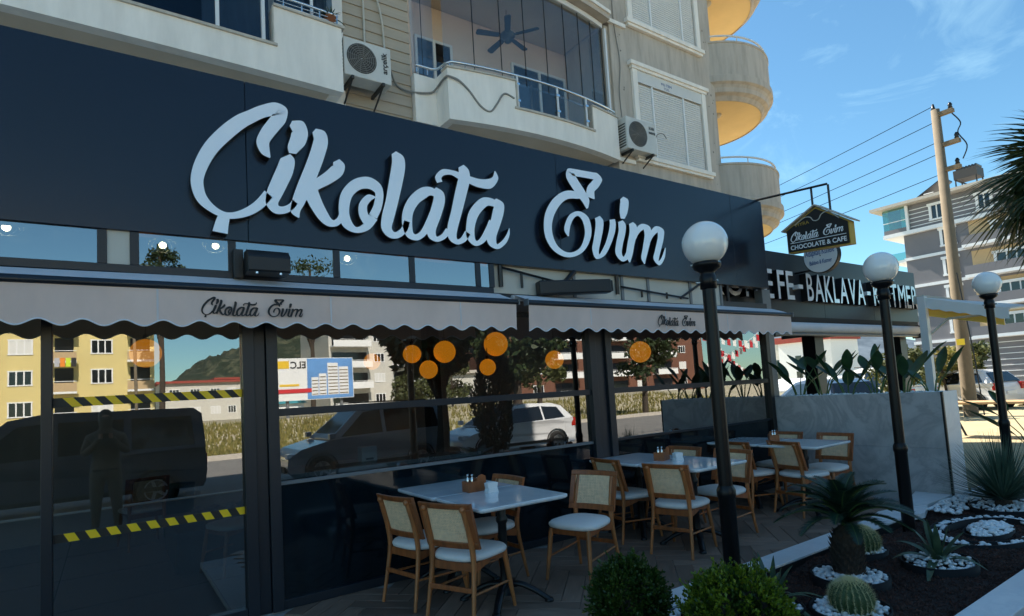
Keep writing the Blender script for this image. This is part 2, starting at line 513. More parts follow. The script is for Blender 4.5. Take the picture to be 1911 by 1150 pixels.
M['palm'] = leaf_mat('fan_palm_leaf', (0.030, 0.050, 0.018), (0.07, 0.095, 0.035), 0.45, 0.25)
M['tree1'] = leaf_mat('pine_needles', (0.012, 0.028, 0.008), (0.04, 0.065, 0.016), 0.6, 0.2)
M['tree2'] = leaf_mat('olive_leaf', (0.04, 0.055, 0.015), (0.11, 0.12, 0.035), 0.6, 0.3)
M['grass'] = leaf_mat('dry_grass', (0.12, 0.13, 0.025), (0.34, 0.27, 0.08), 0.8, 0.3)
M['cactus'] = mat('cactus_skin', (0.045, 0.085, 0.025), 0.6, var=0.2, vs=9)
M['spine'] = mat('cactus_spines', (0.74, 0.68, 0.40), 0.6)
M['asphalt'] = mat('asphalt', (0.19, 0.18, 0.165), 0.9, var=0.15, vs=2, bump=0.2, bs=80)
M['ground'] = mat('dusty_ground', (0.46, 0.40, 0.28), 0.95, col2=(0.36, 0.33, 0.2), thr=0.55, soft=0.1, vs=0.12)
M['pavetile'] = mat('grey_paving_tile', (0.065, 0.062, 0.06), 0.7, var=0.12, vs=1.2, bump=0.1, bs=40)
M['paving'] = mat('sandy_paving', (0.40, 0.33, 0.19), 0.85, var=0.12, vs=1.2, bump=0.1, bs=40)
M['concrete'] = mat('concrete_pole', (0.19, 0.15, 0.10), 0.9, var=0.10, vs=5, bump=0.2, bs=60)
M['yellowwall'] = mat('yellow_render', (0.66, 0.54, 0.23), 0.9, var=0.05, vs=0.6)
M['tanwall'] = mat('tan_render', (0.50, 0.36, 0.20), 0.9, var=0.06, vs=0.8)
M['brownwall'] = mat('brown_cladding', (0.145, 0.060, 0.036), 0.8, var=0.1, vs=0.8)
M['graywall'] = mat('grey_render', (0.18, 0.175, 0.185), 0.9, var=0.05, vs=0.5)
M['redroof'] = mat('red_roof_tiles', (0.30, 0.05, 0.035), 0.8, var=0.15, vs=2)
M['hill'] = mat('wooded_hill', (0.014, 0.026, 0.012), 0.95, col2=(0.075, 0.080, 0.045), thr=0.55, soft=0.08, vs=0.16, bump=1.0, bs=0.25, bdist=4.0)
M['hill_far'] = mat('haze_tinted_hillside', (0.07, 0.10, 0.13), 0.95, col2=(0.12, 0.155, 0.19), thr=0.52, soft=0.12, vs=0.05)  # distance haze is put into this blue-grey colour, no air is built
M['carwhite'] = mat('white_car_paint', (0.70, 0.71, 0.72), 0.25, coat=0.8)
M['cargrey'] = mat('silver_car_paint', (0.26, 0.28, 0.31), 0.28, metal=0.3, coat=0.8)
M['carblue'] = mat('dark_blue_car_paint', (0.045, 0.06, 0.09), 0.28, metal=0.2, coat=0.8)
M['carred'] = mat('red_car_paint', (0.35, 0.03, 0.05), 0.3, coat=0.8)
M['carglass'] = mat('car_window', (0.010, 0.012, 0.014), 0.06, spec=0.8)
M['tyre'] = mat('tyre_rubber', (0.015, 0.015, 0.015), 0.85)
M['rim'] = mat('alloy_wheel', (0.45, 0.46, 0.47), 0.35, metal=0.8)
M['lamp_r'] = mat('red_lamp', (0.4, 0.015, 0.01), 0.2)
M['lamp_w'] = mat('headlamp', (0.7, 0.72, 0.75), 0.1, spec=0.8)
M['cloth_dark'] = mat('dark_clothing', (0.085, 0.075, 0.062), 0.9, var=0.2, vs=8)
M['cloth_blue'] = mat('pale_blue_shirt', (0.25, 0.33, 0.42), 0.9, var=0.1, vs=8)
M['skin'] = mat('skin', (0.36, 0.20, 0.13), 0.55)
M['hair'] = mat('dark_hair', (0.012, 0.009, 0.007), 0.6)
M['benchwood'] = mat('bench_timber', (0.46, 0.30, 0.15), 0.7, var=0.2, vs=3, stretch=(8, 1, 8))
M['sign_blue'] = mat('blue_print', (0.05, 0.10, 0.28), 0.6)
M['bill_sky'] = mat('printed_sky', (0.12, 0.30, 0.62), 0.6, var=0.25, vs=0.4)
M['bill_y'] = mat('printed_yellow', (0.75, 0.48, 0.02), 0.6)
M['bill_r'] = mat('printed_red', (0.55, 0.02, 0.03), 0.6)
M['teal'] = mat('teal_sheet_roof', (0.05, 0.30, 0.36), 0.6, var=0.1, vs=2)
M['flag_r'] = mat('red_bunting', (0.45, 0.02, 0.03), 0.8)
M['binneg'] = mat('green_plastic', (0.02, 0.09, 0.04), 0.5)
M['burg'] = mat('burgundy_vinyl', (0.08, 0.01, 0.025), 0.5)
M['wire'] = mat('wire_black', (0.01, 0.01, 0.012), 1.0, spec=0.0)
M['roofing'] = mat('pale_bounce_roof', (0.62, 0.58, 0.52), 0.9, var=0.1, vs=2)  # made pale so the roof bounces light up to the balcony soffit
M['terracotta'] = mat('terracotta', (0.30, 0.12, 0.06), 0.8)
M['cypress'] = leaf_mat('cypress_needles', (0.006, 0.012, 0.006), (0.016, 0.028, 0.010), 0.7, 0.1)
# ------------------------------------------------------------------ brush script lettering: left and right edge of each stroke, mm
LETTERS = [
 ('C',[(1084,3564,1075,3556),(1078,3630,1013,3585),(1078,3680,981,3671),(1106,3732,1017,3775),(1158,3808,1072,3865),(1211,3891,1113,3927),(1222,3995,1119,3915),(1134,4028,1127,3918),(1016,3975,1042,3880),(920,3910,960,3819),(835,3850,891,3760),(728,3740,800,3660),(622,3597,703,3537),(552,3449,640,3417),(519,3312,605,3312),(528,3206,605,3240),(568,3121,624,3175),(645,3062,674,3112),(731,3028,743,3075),(821,3033,816,3085),(925,3072,899,3133),(1019,3145,971,3200),(1089,3237,1031,3284)]),
 ('C',[(699,3055,778,3039),(675,2986,766,2972),(656,2918,759,2906)]),
 ('i',[(1165,3573,1236,3618),(1156,3559,1270,3571),(1129,3487,1252,3461),(1089,3389,1205,3351),(1049,3280,1160,3255),(1040,3178,1134,3204),(1097,3112,1134,3176),(1174,3115,1166,3173),(1241,3157,1212,3198),(1282,3211,1245,3241)]),
 ('i',[(1239,3855,1260,3903),(1261,3811,1348,3916),(1253,3803,1384,3830),(1241,3754,1360,3727),(1219,3678,1305,3656),(1227,3626,1284,3628)]),
 ('k',[(1421,3838,1451,3878),(1430,3789,1526,3866),(1427,3768,1548,3777),(1392,3651,1509,3632),(1341,3512,1454,3484),(1286,3372,1395,3341),(1242,3241,1337,3218),(1227,3139,1301,3151),(1283,3094,1293,3100)]),
 ('k',[(1587,3614,1641,3650),(1584,3578,1686,3602),(1574,3577,1659,3512),(1513,3512,1570,3432),(1432,3443,1473,3368),(1347,3380,1384,3308)]),
 ('k',[(1327,3335,1438,3392),(1354,3260,1459,3320),(1395,3181,1487,3243),(1452,3101,1525,3165),(1522,3054,1555,3117),(1601,3065,1582,3114),(1658,3125,1611,3147),(1682,3196,1629,3206)]),
 ('o',[(1956,3170,1881,3195),(2002,3270,1927,3282),(2025,3392,1950,3379),(2000,3486,1932,3415),(1893,3535,1875,3428),(1752,3486,1802,3403),(1646,3357,1735,3327),(1618,3195,1708,3209),(1648,3070,1723,3125),(1756,3022,1766,3073),(1876,3062,1834,3114),(1959,3161,1883,3205)]),
 ('o',[(1950,3368,1950,3356),(1877,3374,1908,3327),(1802,3288,1871,3271),(1793,3188,1872,3213),(1828,3113,1891,3145)]),
 ('l',[(2121,3783,2164,3818),(2122,3724,2235,3780),(2115,3673,2247,3686),(2084,3530,2213,3528),(2044,3347,2160,3338),(2002,3198,2115,3190),(1994,3083,2091,3112),(2061,3013,2102,3073),(2153,3018,2134,3072),(2235,3088,2184,3116),(2269,3174,2214,3186)]),
 ('a',[(2585,3486,2563,3449),(2508,3535,2488,3456),(2397,3515,2445,3427),(2280,3414,2363,3360),(2207,3279,2305,3264),(2192,3148,2290,3167),(2234,3037,2296,3084),(2333,3014,2327,3071),(2425,3077,2376,3110),(2492,3185,2431,3206),(2539,3282,2476,3299)]),
 ('a',[(2509,3503,2555,3544),(2522,3453,2627,3508),(2518,3416,2639,3417),(2475,3289,2590,3273),(2433,3148,2534,3146),(2452,3054,2526,3095),(2533,3021,2539,3070),(2626,3062,2591,3101),(2688,3133,2637,3163)]),
 ('t',[(2808,3779,2868,3817),(2808,3730,2922,3772),(2799,3668,2928,3673),(2754,3520,2879,3512),(2704,3341,2818,3331),(2653,3174,2762,3171),(2661,3064,2746,3098),(2743,3016,2757,3066),(2839,3052,2798,3091),(2901,3131,2844,3158)]),
 ('t',[(2625,3610,2566,3587),(2616,3640,2552,3650),(2646,3675,2628,3729),(2725,3691,2739,3740),(2804,3664,2835,3729),(2908,3641,2940,3712),(3018,3616,3042,3703),(3171,3627,3143,3720),(3265,3737,3200,3751),(3236,3817,3226,3815)]),
 ('a',[(3268,3475,3242,3435),(3182,3524,3155,3446),(3045,3508,3100,3430),(2907,3366,3006,3330),(2859,3208,2955,3208),(2863,3086,2949,3118),(2949,3022,2965,3073),(3060,3071,3013,3106),(3152,3193,3084,3217),(3199,3283,3127,3301)]),
 ('a',[(3177,3488,3227,3533),(3191,3443,3311,3494),(3178,3400,3308,3397),(3139,3277,3255,3261),(3087,3155,3206,3153),(3106,3049,3197,3096),(3211,3014,3209,3063),(3314,3084,3275,3111),(3363,3171,3329,3178),(3368,3242,3360,3242)]),
 ('E',[(4577,3723,4563,3713),(4576,3788,4459,3742),(4588,3815,4475,3839),(4654,3874,4549,3917),(4713,3966,4586,3951),(4650,4027,4583,3943),(4573,4029,4544,3947),(4428,4024,4403,3943),(4299,4020,4274,3940),(4199,4004,4256,3954),(4172,3909,4288,3965),(4236,3812,4353,3884),(4322,3718,4436,3788),(4389,3652,4491,3695),(4436,3587,4464,3595)]),
 ('E',[(4394,3738,4369,3691),(4323,3765,4303,3683),(4141,3746,4170,3660),(3970,3637,4060,3582),(3854,3480,3968,3459),(3814,3327,3924,3338),(3830,3184,3930,3220),(3919,3067,3986,3118),(4065,3008,4092,3064),(4221,3025,4205,3073),(4364,3104,4309,3136),(4462,3237,4374,3248),(4493,3362,4391,3343),(4454,3494,4364,3443),(4322,3543,4305,3487),(4190,3489,4241,3452),(4115,3386,4190,3374),(4094,3298,4167,3308),(4138,3239,4153,3244)]),
 ('v',[(4557,3491,4634,3529),(4562,3451,4683,3482),(4555,3385,4675,3389),(4515,3244,4625,3241),(4483,3125,4586,3136),(4530,3025,4581,3080),(4664,3070,4610,3101),(4772,3203,4695,3220),(4856,3358,4761,3364),(4881,3464,4785,3455),(4871,3520,4784,3500)]),
 ('i',[(4986,3773,5041,3812),(4984,3738,5117,3786),(4973,3697,5116,3710),(4960,3609,5083,3613),(4970,3540,5031,3541)]),
 ('i',[(4924,3491,5000,3522),(4923,3448,5044,3474),(4918,3379,5032,3380),(4864,3230,4972,3229),(4846,3103,4945,3129),(4950,3025,4967,3083),(5089,3098,5009,3128),(5147,3209,5063,3221)]),
 ('m',[(5100,3485,5170,3521),(5104,3449,5227,3482),(5098,3382,5220,3384),(5051,3249,5166,3246),(5016,3113,5119,3116),(5053,3023,5071,3025)]),
 ('m',[(5137,3225,5076,3238),(5251,3385,5179,3410),(5343,3448,5313,3513),(5349,3439,5460,3496),(5354,3373,5473,3381),(5308,3224,5408,3220),(5267,3093,5351,3096),(5311,3023,5323,3025)]),
 ('m',[(5388,3216,5328,3228),(5494,3367,5422,3390),(5605,3452,5561,3513),(5595,3446,5705,3486),(5585,3366,5692,3367),(5521,3211,5620,3205),(5481,3097,5579,3112),(5581,3027,5573,3079),(5684,3127,5635,3136),(5720,3258,5708,3259)])]
SX0, SX1, SZ0, SZ1 = 0.519, 5.72, 2.906, 4.029
def script_letters():
    """strokes grouped per letter: list of (letter, [stroke rows]) in order"""
    out = []
    prev = None
    breaks = []
    for nm, row in LETTERS:
        cx = sum(v[0] + v[2] for v in row) / (2 * len(row)) / 1000
        st = [(a / 1000, b / 1000, c / 1000, d / 1000) for a, b, c, d in row]
        if prev and prev[0] == nm and abs(prev[2] - cx) < 0.36:
            prev[1].append(st)
        else:
            prev = [nm, [st], cx]; out.append(prev)
    return [(a, b) for a, b, c in out]
def script_mesh(mb, strokes, fn, d_back, d_front, step=0.0005, m=0, ms=0, sub=6):
    """fn(x,z,d)->3D; each stroke a closed extruded ribbon, its face a hair behind the one before"""
    for k, st in enumerate(strokes):
        rows = catmull(st, sub)
        f = d_front - k * step * (1 if d_front > d_back else -1)
        Lf = [fn(r[0], r[1], f) for r in rows]; Rf = [fn(r[2], r[3], f) for r in rows]
        Lb = [fn(r[0], r[1], d_back) for r in rows]; Rb = [fn(r[2], r[3], d_back) for r in rows]
        n = len(rows)
        mb.add(Lf + Rf, [(i, i + 1, n + i + 1, n + i) for i in range(n - 1)], m)
        mb.add(Lf + Lb, [(i + 1, i, n + i, n + i + 1) for i in range(n - 1)], ms, True)
        mb.add(Rf + Rb, [(i, i + 1, n + i + 1, n + i) for i in range(n - 1)], ms, True)
        mb.add([Lf[0], Rf[0], Rb[0], Lb[0]], [(0, 1, 2, 3)], ms)
        mb.add([Lf[-1], Rf[-1], Rb[-1], Lb[-1]], [(3, 2, 1, 0)], ms)
    return mb
# ------------------------------------------------------------------ ground
struct(MB().add([(-700, -900, -0.29), (900, -900, -0.29), (900, 900, -0.29), (-700, 900, -0.29)], [(0, 1, 2, 3)]).build('ground', M['ground']))
struct(MB().box(-60, 60, -14.2, -3.2, -0.45, -0.25).build('road', M['asphalt']))
struct(MB().box(-40, 2.15, -3.0, 4.93, -0.25, -0.06).box(2.151, 9.6, -3.0, 1.314, -0.25, -0.061).build('pavement', M['pavetile']))
struct(MB().box(-40, 40, -3.2, -3.0, -0.25, -0.04).build('kerb', M['coping']))
struct(MB().box(-40, 45, -14.6, -14.2, -0.35, -0.08).build('kerb', M['coping']))
struct(MB().box(9.6, 34, -2.99, 26, -0.26, -0.07).build('forecourt', M['paving']))
struct(MB().box(34, 62, -3.1, 60, -0.285, -0.20).build('side_road', M['asphalt']))

# terrace bedding and herringbone planks
terr = struct(MB().box(0.8, 8.09, 2.80, 4.95, -0.2, -0.014).build('terrace', M['grout']))
PL, PW = 0.60, 0.15
pm = bpy.data.meshes.new('plank')
def plank_mesh():
    g = 0.0025; b = 0.0025
    x0, x1, y0, y1 = g, PL - g, g, PW - g
    vs = [(x0, y0, -0.012), (x1, y0, -0.012), (x1, y1, -0.012), (x0, y1, -0.012),
          (x0, y0, -b), (x1, y0, -b), (x1, y1, -b), (x0, y1, -b),
          (x0 + b, y0 + b, 0), (x1 - b, y0 + b, 0), (x1 - b, y1 - b, 0), (x0 + b, y1 - b, 0)]
    fs = [(0, 1, 5, 4), (1, 2, 6, 5), (2, 3, 7, 6), (3, 0, 4, 7), (4, 5, 9, 8), (5, 6, 10, 9), (6, 7, 11, 10), (7, 4, 8, 11), (8, 9, 10, 11)]
    pm.from_pydata(vs, [], fs); pm.materials.append(M['plank']); pm.update()
plank_mesh()
ANG = R_(45)
ca, sa = math.cos(ANG), math.sin(ANG)
cand = []
for i in range(-40, 60):
    for j in range(-40, 60):
        # classic herringbone: pairs stepped along the diagonal
        for kind in (0, 1):
            n = 4
            if kind == 0:
                u = i * PW + j * 2 * PL * 0 ; 
            a = i
            bx0 = (j * 2 * n + a) * PW
            by0 = a * PW
            if kind == 0: org, rot = (bx0, by0), 0.0
            else: org, rot = (bx0 + n * PW + PW, by0 - (n - 1) * PW), math.pi / 2
            cu, cv = org
            mx = (cu + PL / 2 if kind == 0 else cu - PW / 2); my = (cv + PW / 2 if kind == 0 else cv + PL / 2)
            X = 4.6 + ca * mx - sa * my; Y = 3.9 + sa * mx + ca * my
            if 1.05 < X < 8.1 and 2.78 < Y < 5.02:
                cand.append((X, Y, kind, org, rot))
cand.sort(key=lambda q: q[0] ** 2 + q[1] ** 2)
seen = set()
for idx, (X, Y, kind, org, rot) in enumerate(cand):
    key = (round(X, 2), round(Y, 2))
    if key in seen: continue
    seen.add(key)
    o = bpy.data.objects.new('plank', pm); COL.objects.link(o)
    ox = 4.6 + ca * org[0] - sa * org[1]; oy = 3.9 + sa * org[0] + ca * org[1]
    o.location = (ox, oy, -0.001 - 0.0012 * rnd.random()); o.rotation_euler = (0, 0, ANG + rot)
    o.parent = terr
print('planks', len(seen))

# ------------------------------------------------------------------ garden bed
bed = []
nx, ny = 150, 40
rows = []
for j in range(ny + 1):
    row = []
    for i in range(nx + 1):
        x = 2.17 + (7.4) * i / nx; y = 1.50 + 1.40 * j / ny
        z = 0.035 + 0.018 * math.sin(x * 2.3 + y * 3) + 0.012 * math.sin(x * 7.1 - y * 5) + rnd.uniform(-.004, .004)
        row.append((x, y, z))
    rows.append(row)
mb = MB().strip(rows)
bedo = struct(mb.build('garden_bed', M['mulch']))
def bedz(x, y):
    return 0.035 + 0.018 * math.sin(x * 2.3 + y * 3) + 0.012 * math.sin(x * 7.1 - y * 5)
mb = MB()
for k in range(15000):
    x = 2.3 + 5.6 * rnd.random() ** 1.2; y = rnd.uniform(1.55, 2.78)
    s_ = rnd.uniform(.006, .016); z = bedz(x, y) + s_ * .4
    a = rnd.random() * 6.28
    vs = []
    for q in range(3):
        vs.append((x + s_ * rnd.uniform(.7, 1.4) * math.cos(a + q * 2.1), y + s_ * rnd.uniform(.7, 1.3) * math.sin(a + q * 2.1), z + rnd.uniform(-.6, .2) * s_))
    vs.append((x + rnd.uniform(-.4, .4) * s_, y + rnd.uniform(-.4, .4) * s_, z + s_ * rnd.uniform(.4, 1.1)))
    mb.add(vs, [(0, 1, 3), (1, 2, 3), (2, 0, 3)])
stuff(mb.build('lava_chips', M['chip'], bedo))

# marble kerbs: slabs butted end to end
kb = struct(MB().box(2.16, 7.05, 2.78, 2.97, -0.2, 0.05).build('kerb_bedding', M['grout']))
for k, (a, b) in enumerate([(2.16, 3.2), (3.2, 4.40), (4.40, 5.62), (5.62, 6.35)]):
    mb = MB().box(a + .0015, b - .0015, 2.765, 2.985, 0.05, 0.10)
    mb.build('slab', M['marble_w'], kb, 0.004)
mb = MB()
poly = [(6.353, 2.765), (6.65, 2.765), (6.9, 2.70), (7.30, 2.82), (7.16, 2.97), (6.7, 3.06), (6.353, 2.985)]
mb.prism(poly, lambda a, b, d: (a, b, d), 0.10, 0.05).build('slab', M['marble_w'], kb, recalc=True)
poly = [(7.30, 2.99), (8.06, 2.99), (8.06, 2.85), (8.95, 2.85), (8.95, 2.70), (7.42, 2.72)]
mb = MB().prism([(7.22, 3.02), (8.085, 3.24), (8.085, 2.86), (7.36, 2.85)], lambda a, b, d: (a, b, d), 0.096, 0.04)
mb.build('slab', M['marble_w'], kb, recalc=True)
kf = struct(MB().box(2.16, 9.6, 1.33, 1.50, -0.2, 0.05).build('kerb_bedding', M['grout']))
xs = [2.16, 2.9, 4.15, 5.45, 6.75, 8.05, 9.5]
for a, b in zip(xs[:-1], xs[1:]):
    MB().box(a + .0015, b - .0015, 1.315, 1.53, 0.05, 0.10).build('slab', M['marble_w'], kf, 0.004)
# black edging strips along the kerbs
ed = MB().box(2.17, 6.9, 2.752, 2.762, 0.0, 0.085).box(2.17, 9.5, 1.532, 1.542, 0.0, 0.085).box(2.155, 2.168, 1.53, 2.77, -.1, .085)
tag(ed.build('bed_edging', M['ring']), 'black edging strips holding the mulch between the two white kerbs', 'edging')

# ------------------------------------------------------------------ pebbles
ICO = None
def ico():
    global ICO
    if ICO: return ICO
    b_ = bmesh.new(); bmesh.ops.create_icosphere(b_, subdivisions=1, radius=1)
    ICO = ([v.co.copy() for v in b_.verts], [tuple(v.index for v in f.verts) for f in b_.faces]); b_.free()
    return ICO
def pebble(mb, x, y, z, s_, m=0):
    vs, fs = ico()
    e = (rnd.uniform(.8, 1.4), rnd.uniform(.7, 1.0), rnd.uniform(.5, .8)); a = rnd.random() * 6.28
    c, s2 = math.cos(a), math.sin(a)
    out = []
    for v in vs:
        k = s_ * rnd.uniform(.9, 1.1)
        px, py, pz = v.x * e[0] * k, v.y * e[1] * k, v.z * e[2] * k
        out.append((x + px * c - py * s2, y + px * s2 + py * c, z + pz))
    mb.add(out, fs, m, True)
def pebble_disc(name, cx, cy, rx, ry, z, n, size, parent=None, hole=0.0, ang=0.0, mound=0.03):
    mb = MB()
    for k in range(n):
        t = math.sqrt(rnd.uniform(hole * hole, 1.0)); a = rnd.random() * 6.283
        x, y = rx * t * math.cos(a) * .96, ry * t * math.sin(a) * .96
        x, y = x * math.cos(ang) - y * math.sin(ang), x * math.sin(ang) + y * math.cos(ang)
        pebble(mb, cx + x, cy + y, z + mound * (1 - t * t) + rnd.uniform(-.006, .014), rnd.uniform(.65, 1.3) * size)
    return mb.build(name, M['pebble'], parent)
def ring(name, cx, cy, rx, ry, label, ang=0.0, h=0.085, t=0.012, z0=-0.02):
    mb = MB()
    n = 56
    rows = []
    for (dr, z) in [(0, z0), (0, h), (-t, h), (-t, z0)]:
        row = []
        for j in range(n):
            a = 2 * math.pi * j / n
            x, y = (rx + dr) * math.cos(a), (ry + dr) * math.sin(a)
            row.append((cx + x * math.cos(ang) - y * math.sin(ang), cy + x * math.sin(ang) + y * math.cos(ang), z))
        rows.append(row)
    mb.strip(rows, closed=True)
    return tag(mb.build(name, M['ring'], loc=(cx, cy, z0)), label, 'edging ring', 'black rings round the bed plants')
RINGS = [
    ('round the cycad trunk', 4.56, 2.33, .265, .265, 100, .021),
    ('round the ball cactus by the front of the cycad', 3.92, 2.02, .26, .23, 80, .021),
    ('round the ball cactus behind the cycad', 5.28, 2.57, .21, .19, 70, .019),
    ('round the strap-leaved agave', 5.34, 2.03, .29, .25, 90, .018),
    ('round the spiky yucca', 7.80, 2.30, .36, .30, 120, .019),
    ('round the strap-leaved plant at the lamp post foot', 3.62, 2.33, .17, .16, 50, .018),
]
for (nm, cx, cy, rx, ry, n, sz) in RINGS:
    ring('edging_ring', cx, cy, rx, ry, 'black edging ring ' + nm)
    stuff(pebble_disc('pebbles', cx, cy, rx * .93, ry * .93, 0.065, int(n * 2.2), sz), 'white pebbles filling the black ring ' + nm, 'pebbles')
# spiral of pebbles: outer crescent and inner oval
ring('edging_ring', 6.62, 2.10, .72, .40, 'large black oval ring round the pebble spiral', 0.0)
ring('edging_ring', 6.62, 2.08, .56, .30, 'middle black oval ring inside the pebble spiral', 0.0)
ring('edging_ring', 6.60, 2.08, .34, .17, 'small black oval ring heaped with white pebbles', 0.0)
stuff(pebble_disc('pebbles', 6.60, 2.08, .32, .155, 0.07, 210, .024, mound=.06), 'white pebbles heaped in the small oval ring', 'pebbles')
stuff(pebble_disc('pebbles', 6.62, 2.10, .70, .385, 0.065, 190, .024, hole=.82, mound=0), 'white pebbles between the two larger oval rings', 'pebbles')
mb = MB()
for k in range(420):
    x = rnd.uniform(7.15, 9.3); y = rnd.uniform(2.50, 2.84)
    if y > 2.50 + (x - 7.15) * .16 + .34: continue
    if x < 8.2 and (x - 7.8) ** 2 / .15 + (y - 2.3) ** 2 / .11 < 1: continue
    pebble(mb, x, y, .075 + rnd.uniform(-.006, .012), rnd.uniform(.016, .032))
for k in range(160):
    x = rnd.uniform(8.2, 9.3); y = rnd.uniform(1.7, 2.5)
    pebble(mb, x, y, .075 + rnd.uniform(-.006, .012), rnd.uniform(.018, .034))
stuff(mb.build('pebbles', M['pebble']), 'loose white pebbles at the foot of the marble planter', 'pebbles')
mb = MB()
for k in range(130):
    x = rnd.uniform(2.35, 3.15); y = rnd.uniform(2.40, 2.74)
    pebble(mb, x, y, .075 + rnd.uniform(-.006, .015), rnd.uniform(.02, .036))
stuff(mb.build('pebbles', M['pebble']), 'white pebbles around the clipped box bushes', 'pebbles')
# ------------------------------------------------------------------ storefront
sf = thing('cafe_storefront', 'dark framed glass cafe front under the navy sign', 'storefront', (4.0, 5.0, 0))
def post(x0, x1, z0=0.0, z1=2.64, mt='frame', name='mullion', y0=4.94, y1=5.06):
    return bx(name, M[mt], sf, x0, x1, y0, y1, z0, z1, 0.004)
post(-0.36, -0.30); post(-1.62, -1.56); post(-3.0, -2.94)
for a, b, y0 in [(.87, .955, 4.93), (.958, 1.042, 4.965), (1.045, 1.13, 4.93)]: post(a, b, y0=y0)
for a, b, y0 in [(4.49, 4.585, 4.93), (4.588, 4.735, 4.965), (4.738, 4.83, 4.93)]: post(a, b, y0=y0)
post(8.07, 8.28, 0.0, 2.9, 'frame_light', y0=4.99, y1=5.12)
post(7.98, 8.067, 0.0, 2.64, 'black')
panes = [(-2.94, -1.62), (-1.56, -.36), (-.30, .87), (1.13, 4.49), (4.83, 7.98)]
for k, (a, b) in enumerate(panes):
    bx('sill_rail', M['frame'], sf, a + .001, b - .001, 4.95, 5.05, 0.0, 0.07, 0.003)
    zp = .985 if k >= 3 else .07
    bx('pane', M['glass'], sf, a + .002, b - .002, 4.995, 5.003, zp, 2.56)
    if k >= 3: bx('spandrel', M['spandrel'], sf, a + .002, b - .002, 4.99, 5.01, .071, .954)
    if k >= 3: bx('ledge', M['frame_light' if k == 3 else 'frame'], sf, a + .002, b - .002, 4.97, 5.03, .956, .984, .003)
    if k >= 3:
        bx('transom_rail', M['frame'], sf, a + .001, b - .001, 4.955, 5.045, 1.505, 1.565, 0.003)
bx('head_beam', M['frame'], sf, -3.0, 8.065, 4.93, 5.07, 2.565, 2.672, 0.004)
tm = [-3.0, -1.5, -.05, .14, .775, 1.59, 2.29, 3.00, 3.16]
bx('transom_sill', M['frame'], sf, -3.0, 3.20, 4.862, 4.915, 2.586, 2.644, .003)
for k, x in enumerate(tm):
    bx('transom_mullion', M['frame'], sf, x, x + .055, 4.862, 4.91, 2.645, 2.884, 0.002)
    if k < len(tm) - 1:
        a, b = x + .056, tm[k + 1] - .001
        bx('transom_pane', M['cream'] if k == 2 else M['glass_up'], sf, a, b, 4.874, 4.882, 2.645, 2.884)
# right half of the transom: pale blinds behind a black steel truss
bb = [3.217, 4.30, 5.05, 5.50, 6.30, 6.95]
for a, b in zip(bb[:-1], bb[1:]):
    bx('blind', M['cream'], sf, a + .004, b - .004, 4.915, 4.925, 2.60, 2.884)
    bx('glazing_bar', M['frame_light'], sf, b - .02, b + .02, 4.895, 4.912, 2.60, 2.884)
def bar(pts, r, name='truss_bar'):
    MB().tube([(p[0], min(p[1] - .09, 4.885), min(p[2], 2.88)) for p in pts], r * .8, 6, smooth=False).build(name, M['black'], sf)
bar([(3.30, 4.97, 2.66), (3.30, 4.97, 2.95)], .03)
bar([(3.30, 4.96, 2.86), (4.35, 4.96, 2.70)], .016)
for x in (3.56, 3.84): bar([(x, 4.965, 2.66), (x, 4.965, 2.84 - (x - 3.4) * .12)], .018)
bar([(4.02, 4.95, 2.66), (4.28, 4.95, 2.95)], .035)
bar([(4.95, 5.12, 2.66), (4.95, 5.12, 2.95)], .03)
bar([(5.0, 4.96, 2.75), (6.2, 4.96, 2.66)], .016)
for x in (5.35, 5.8): bar([(x, 4.965, 2.64), (x, 4.965, 2.72)], .018)
bar([(6.05, 4.96, 2.66), (6.5, 4.96, 2.93)], .02)
bar([(7.05, 4.96, 2.66), (7.05, 4.96, 2.95)], .03)
# shop box
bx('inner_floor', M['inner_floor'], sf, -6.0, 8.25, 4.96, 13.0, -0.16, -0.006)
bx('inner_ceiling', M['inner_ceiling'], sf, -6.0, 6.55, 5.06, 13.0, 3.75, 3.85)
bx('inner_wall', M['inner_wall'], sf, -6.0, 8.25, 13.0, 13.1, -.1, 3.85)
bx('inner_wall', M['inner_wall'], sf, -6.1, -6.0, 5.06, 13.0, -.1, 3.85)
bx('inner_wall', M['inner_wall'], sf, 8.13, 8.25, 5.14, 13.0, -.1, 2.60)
bx('flat_roof', M['roofing'], sf, -6.0, 8.03, 5.02, 13.1, 4.02, 4.12)  # unseen roof, acts as a pale reflector below the first balcony
for k in range(5):
    for j in range(4):
        bx('floor_joint', M['blackmatte'], sf, -1.6 + k * 1.2, -1.594 + k * 1.2, 5.1 + j * 1.2, 6.28 + j * 1.2, -.0055, -.0035)
for j in range(4):
    bx('floor_joint', M['blackmatte'], sf, -3.0, 4.0, 5.09 + j * 1.2, 5.096 + j * 1.2, -.0052, -.0032)
# hazard tape on the door glass
def tape(z_l, z_r, hgt, label, lean):
    t = thing('hazard_tape', label, 'tape', (-.29, 4.99, z_l), 'hazard tape on the door pane')
    n = 20
    x0, x1 = -.298, .868
    for k in range(n):
        a = x0 + (x1 - x0) * k / n; b = x0 + (x1 - x0) * (k + 1) / n
        za = z_l + (z_r - z_l) * k / n; zb = z_l + (z_r - z_l) * (k + 1) / n
        sh = .045 if k not in (0, n) else 0
        a0 = a if k == 0 else a + lean; b0 = b if k == n - 1 else b + lean
        a1 = a if k == 0 else a - lean * .2; b1 = b if k == n - 1 else b - lean * .2
        mb = MB().prism([(a0, za), (b0, zb), (b1, zb + hgt), (a1, za + hgt)], lambda p, q, d: (p, d, q), 4.9895, 4.9935)
        mb.build('stripe', M['tape_y' if k % 2 else 'tape_k'], t)
tape(1.665, 1.675, .062, 'upper strip of yellow and black hazard tape on the door glass', .045)
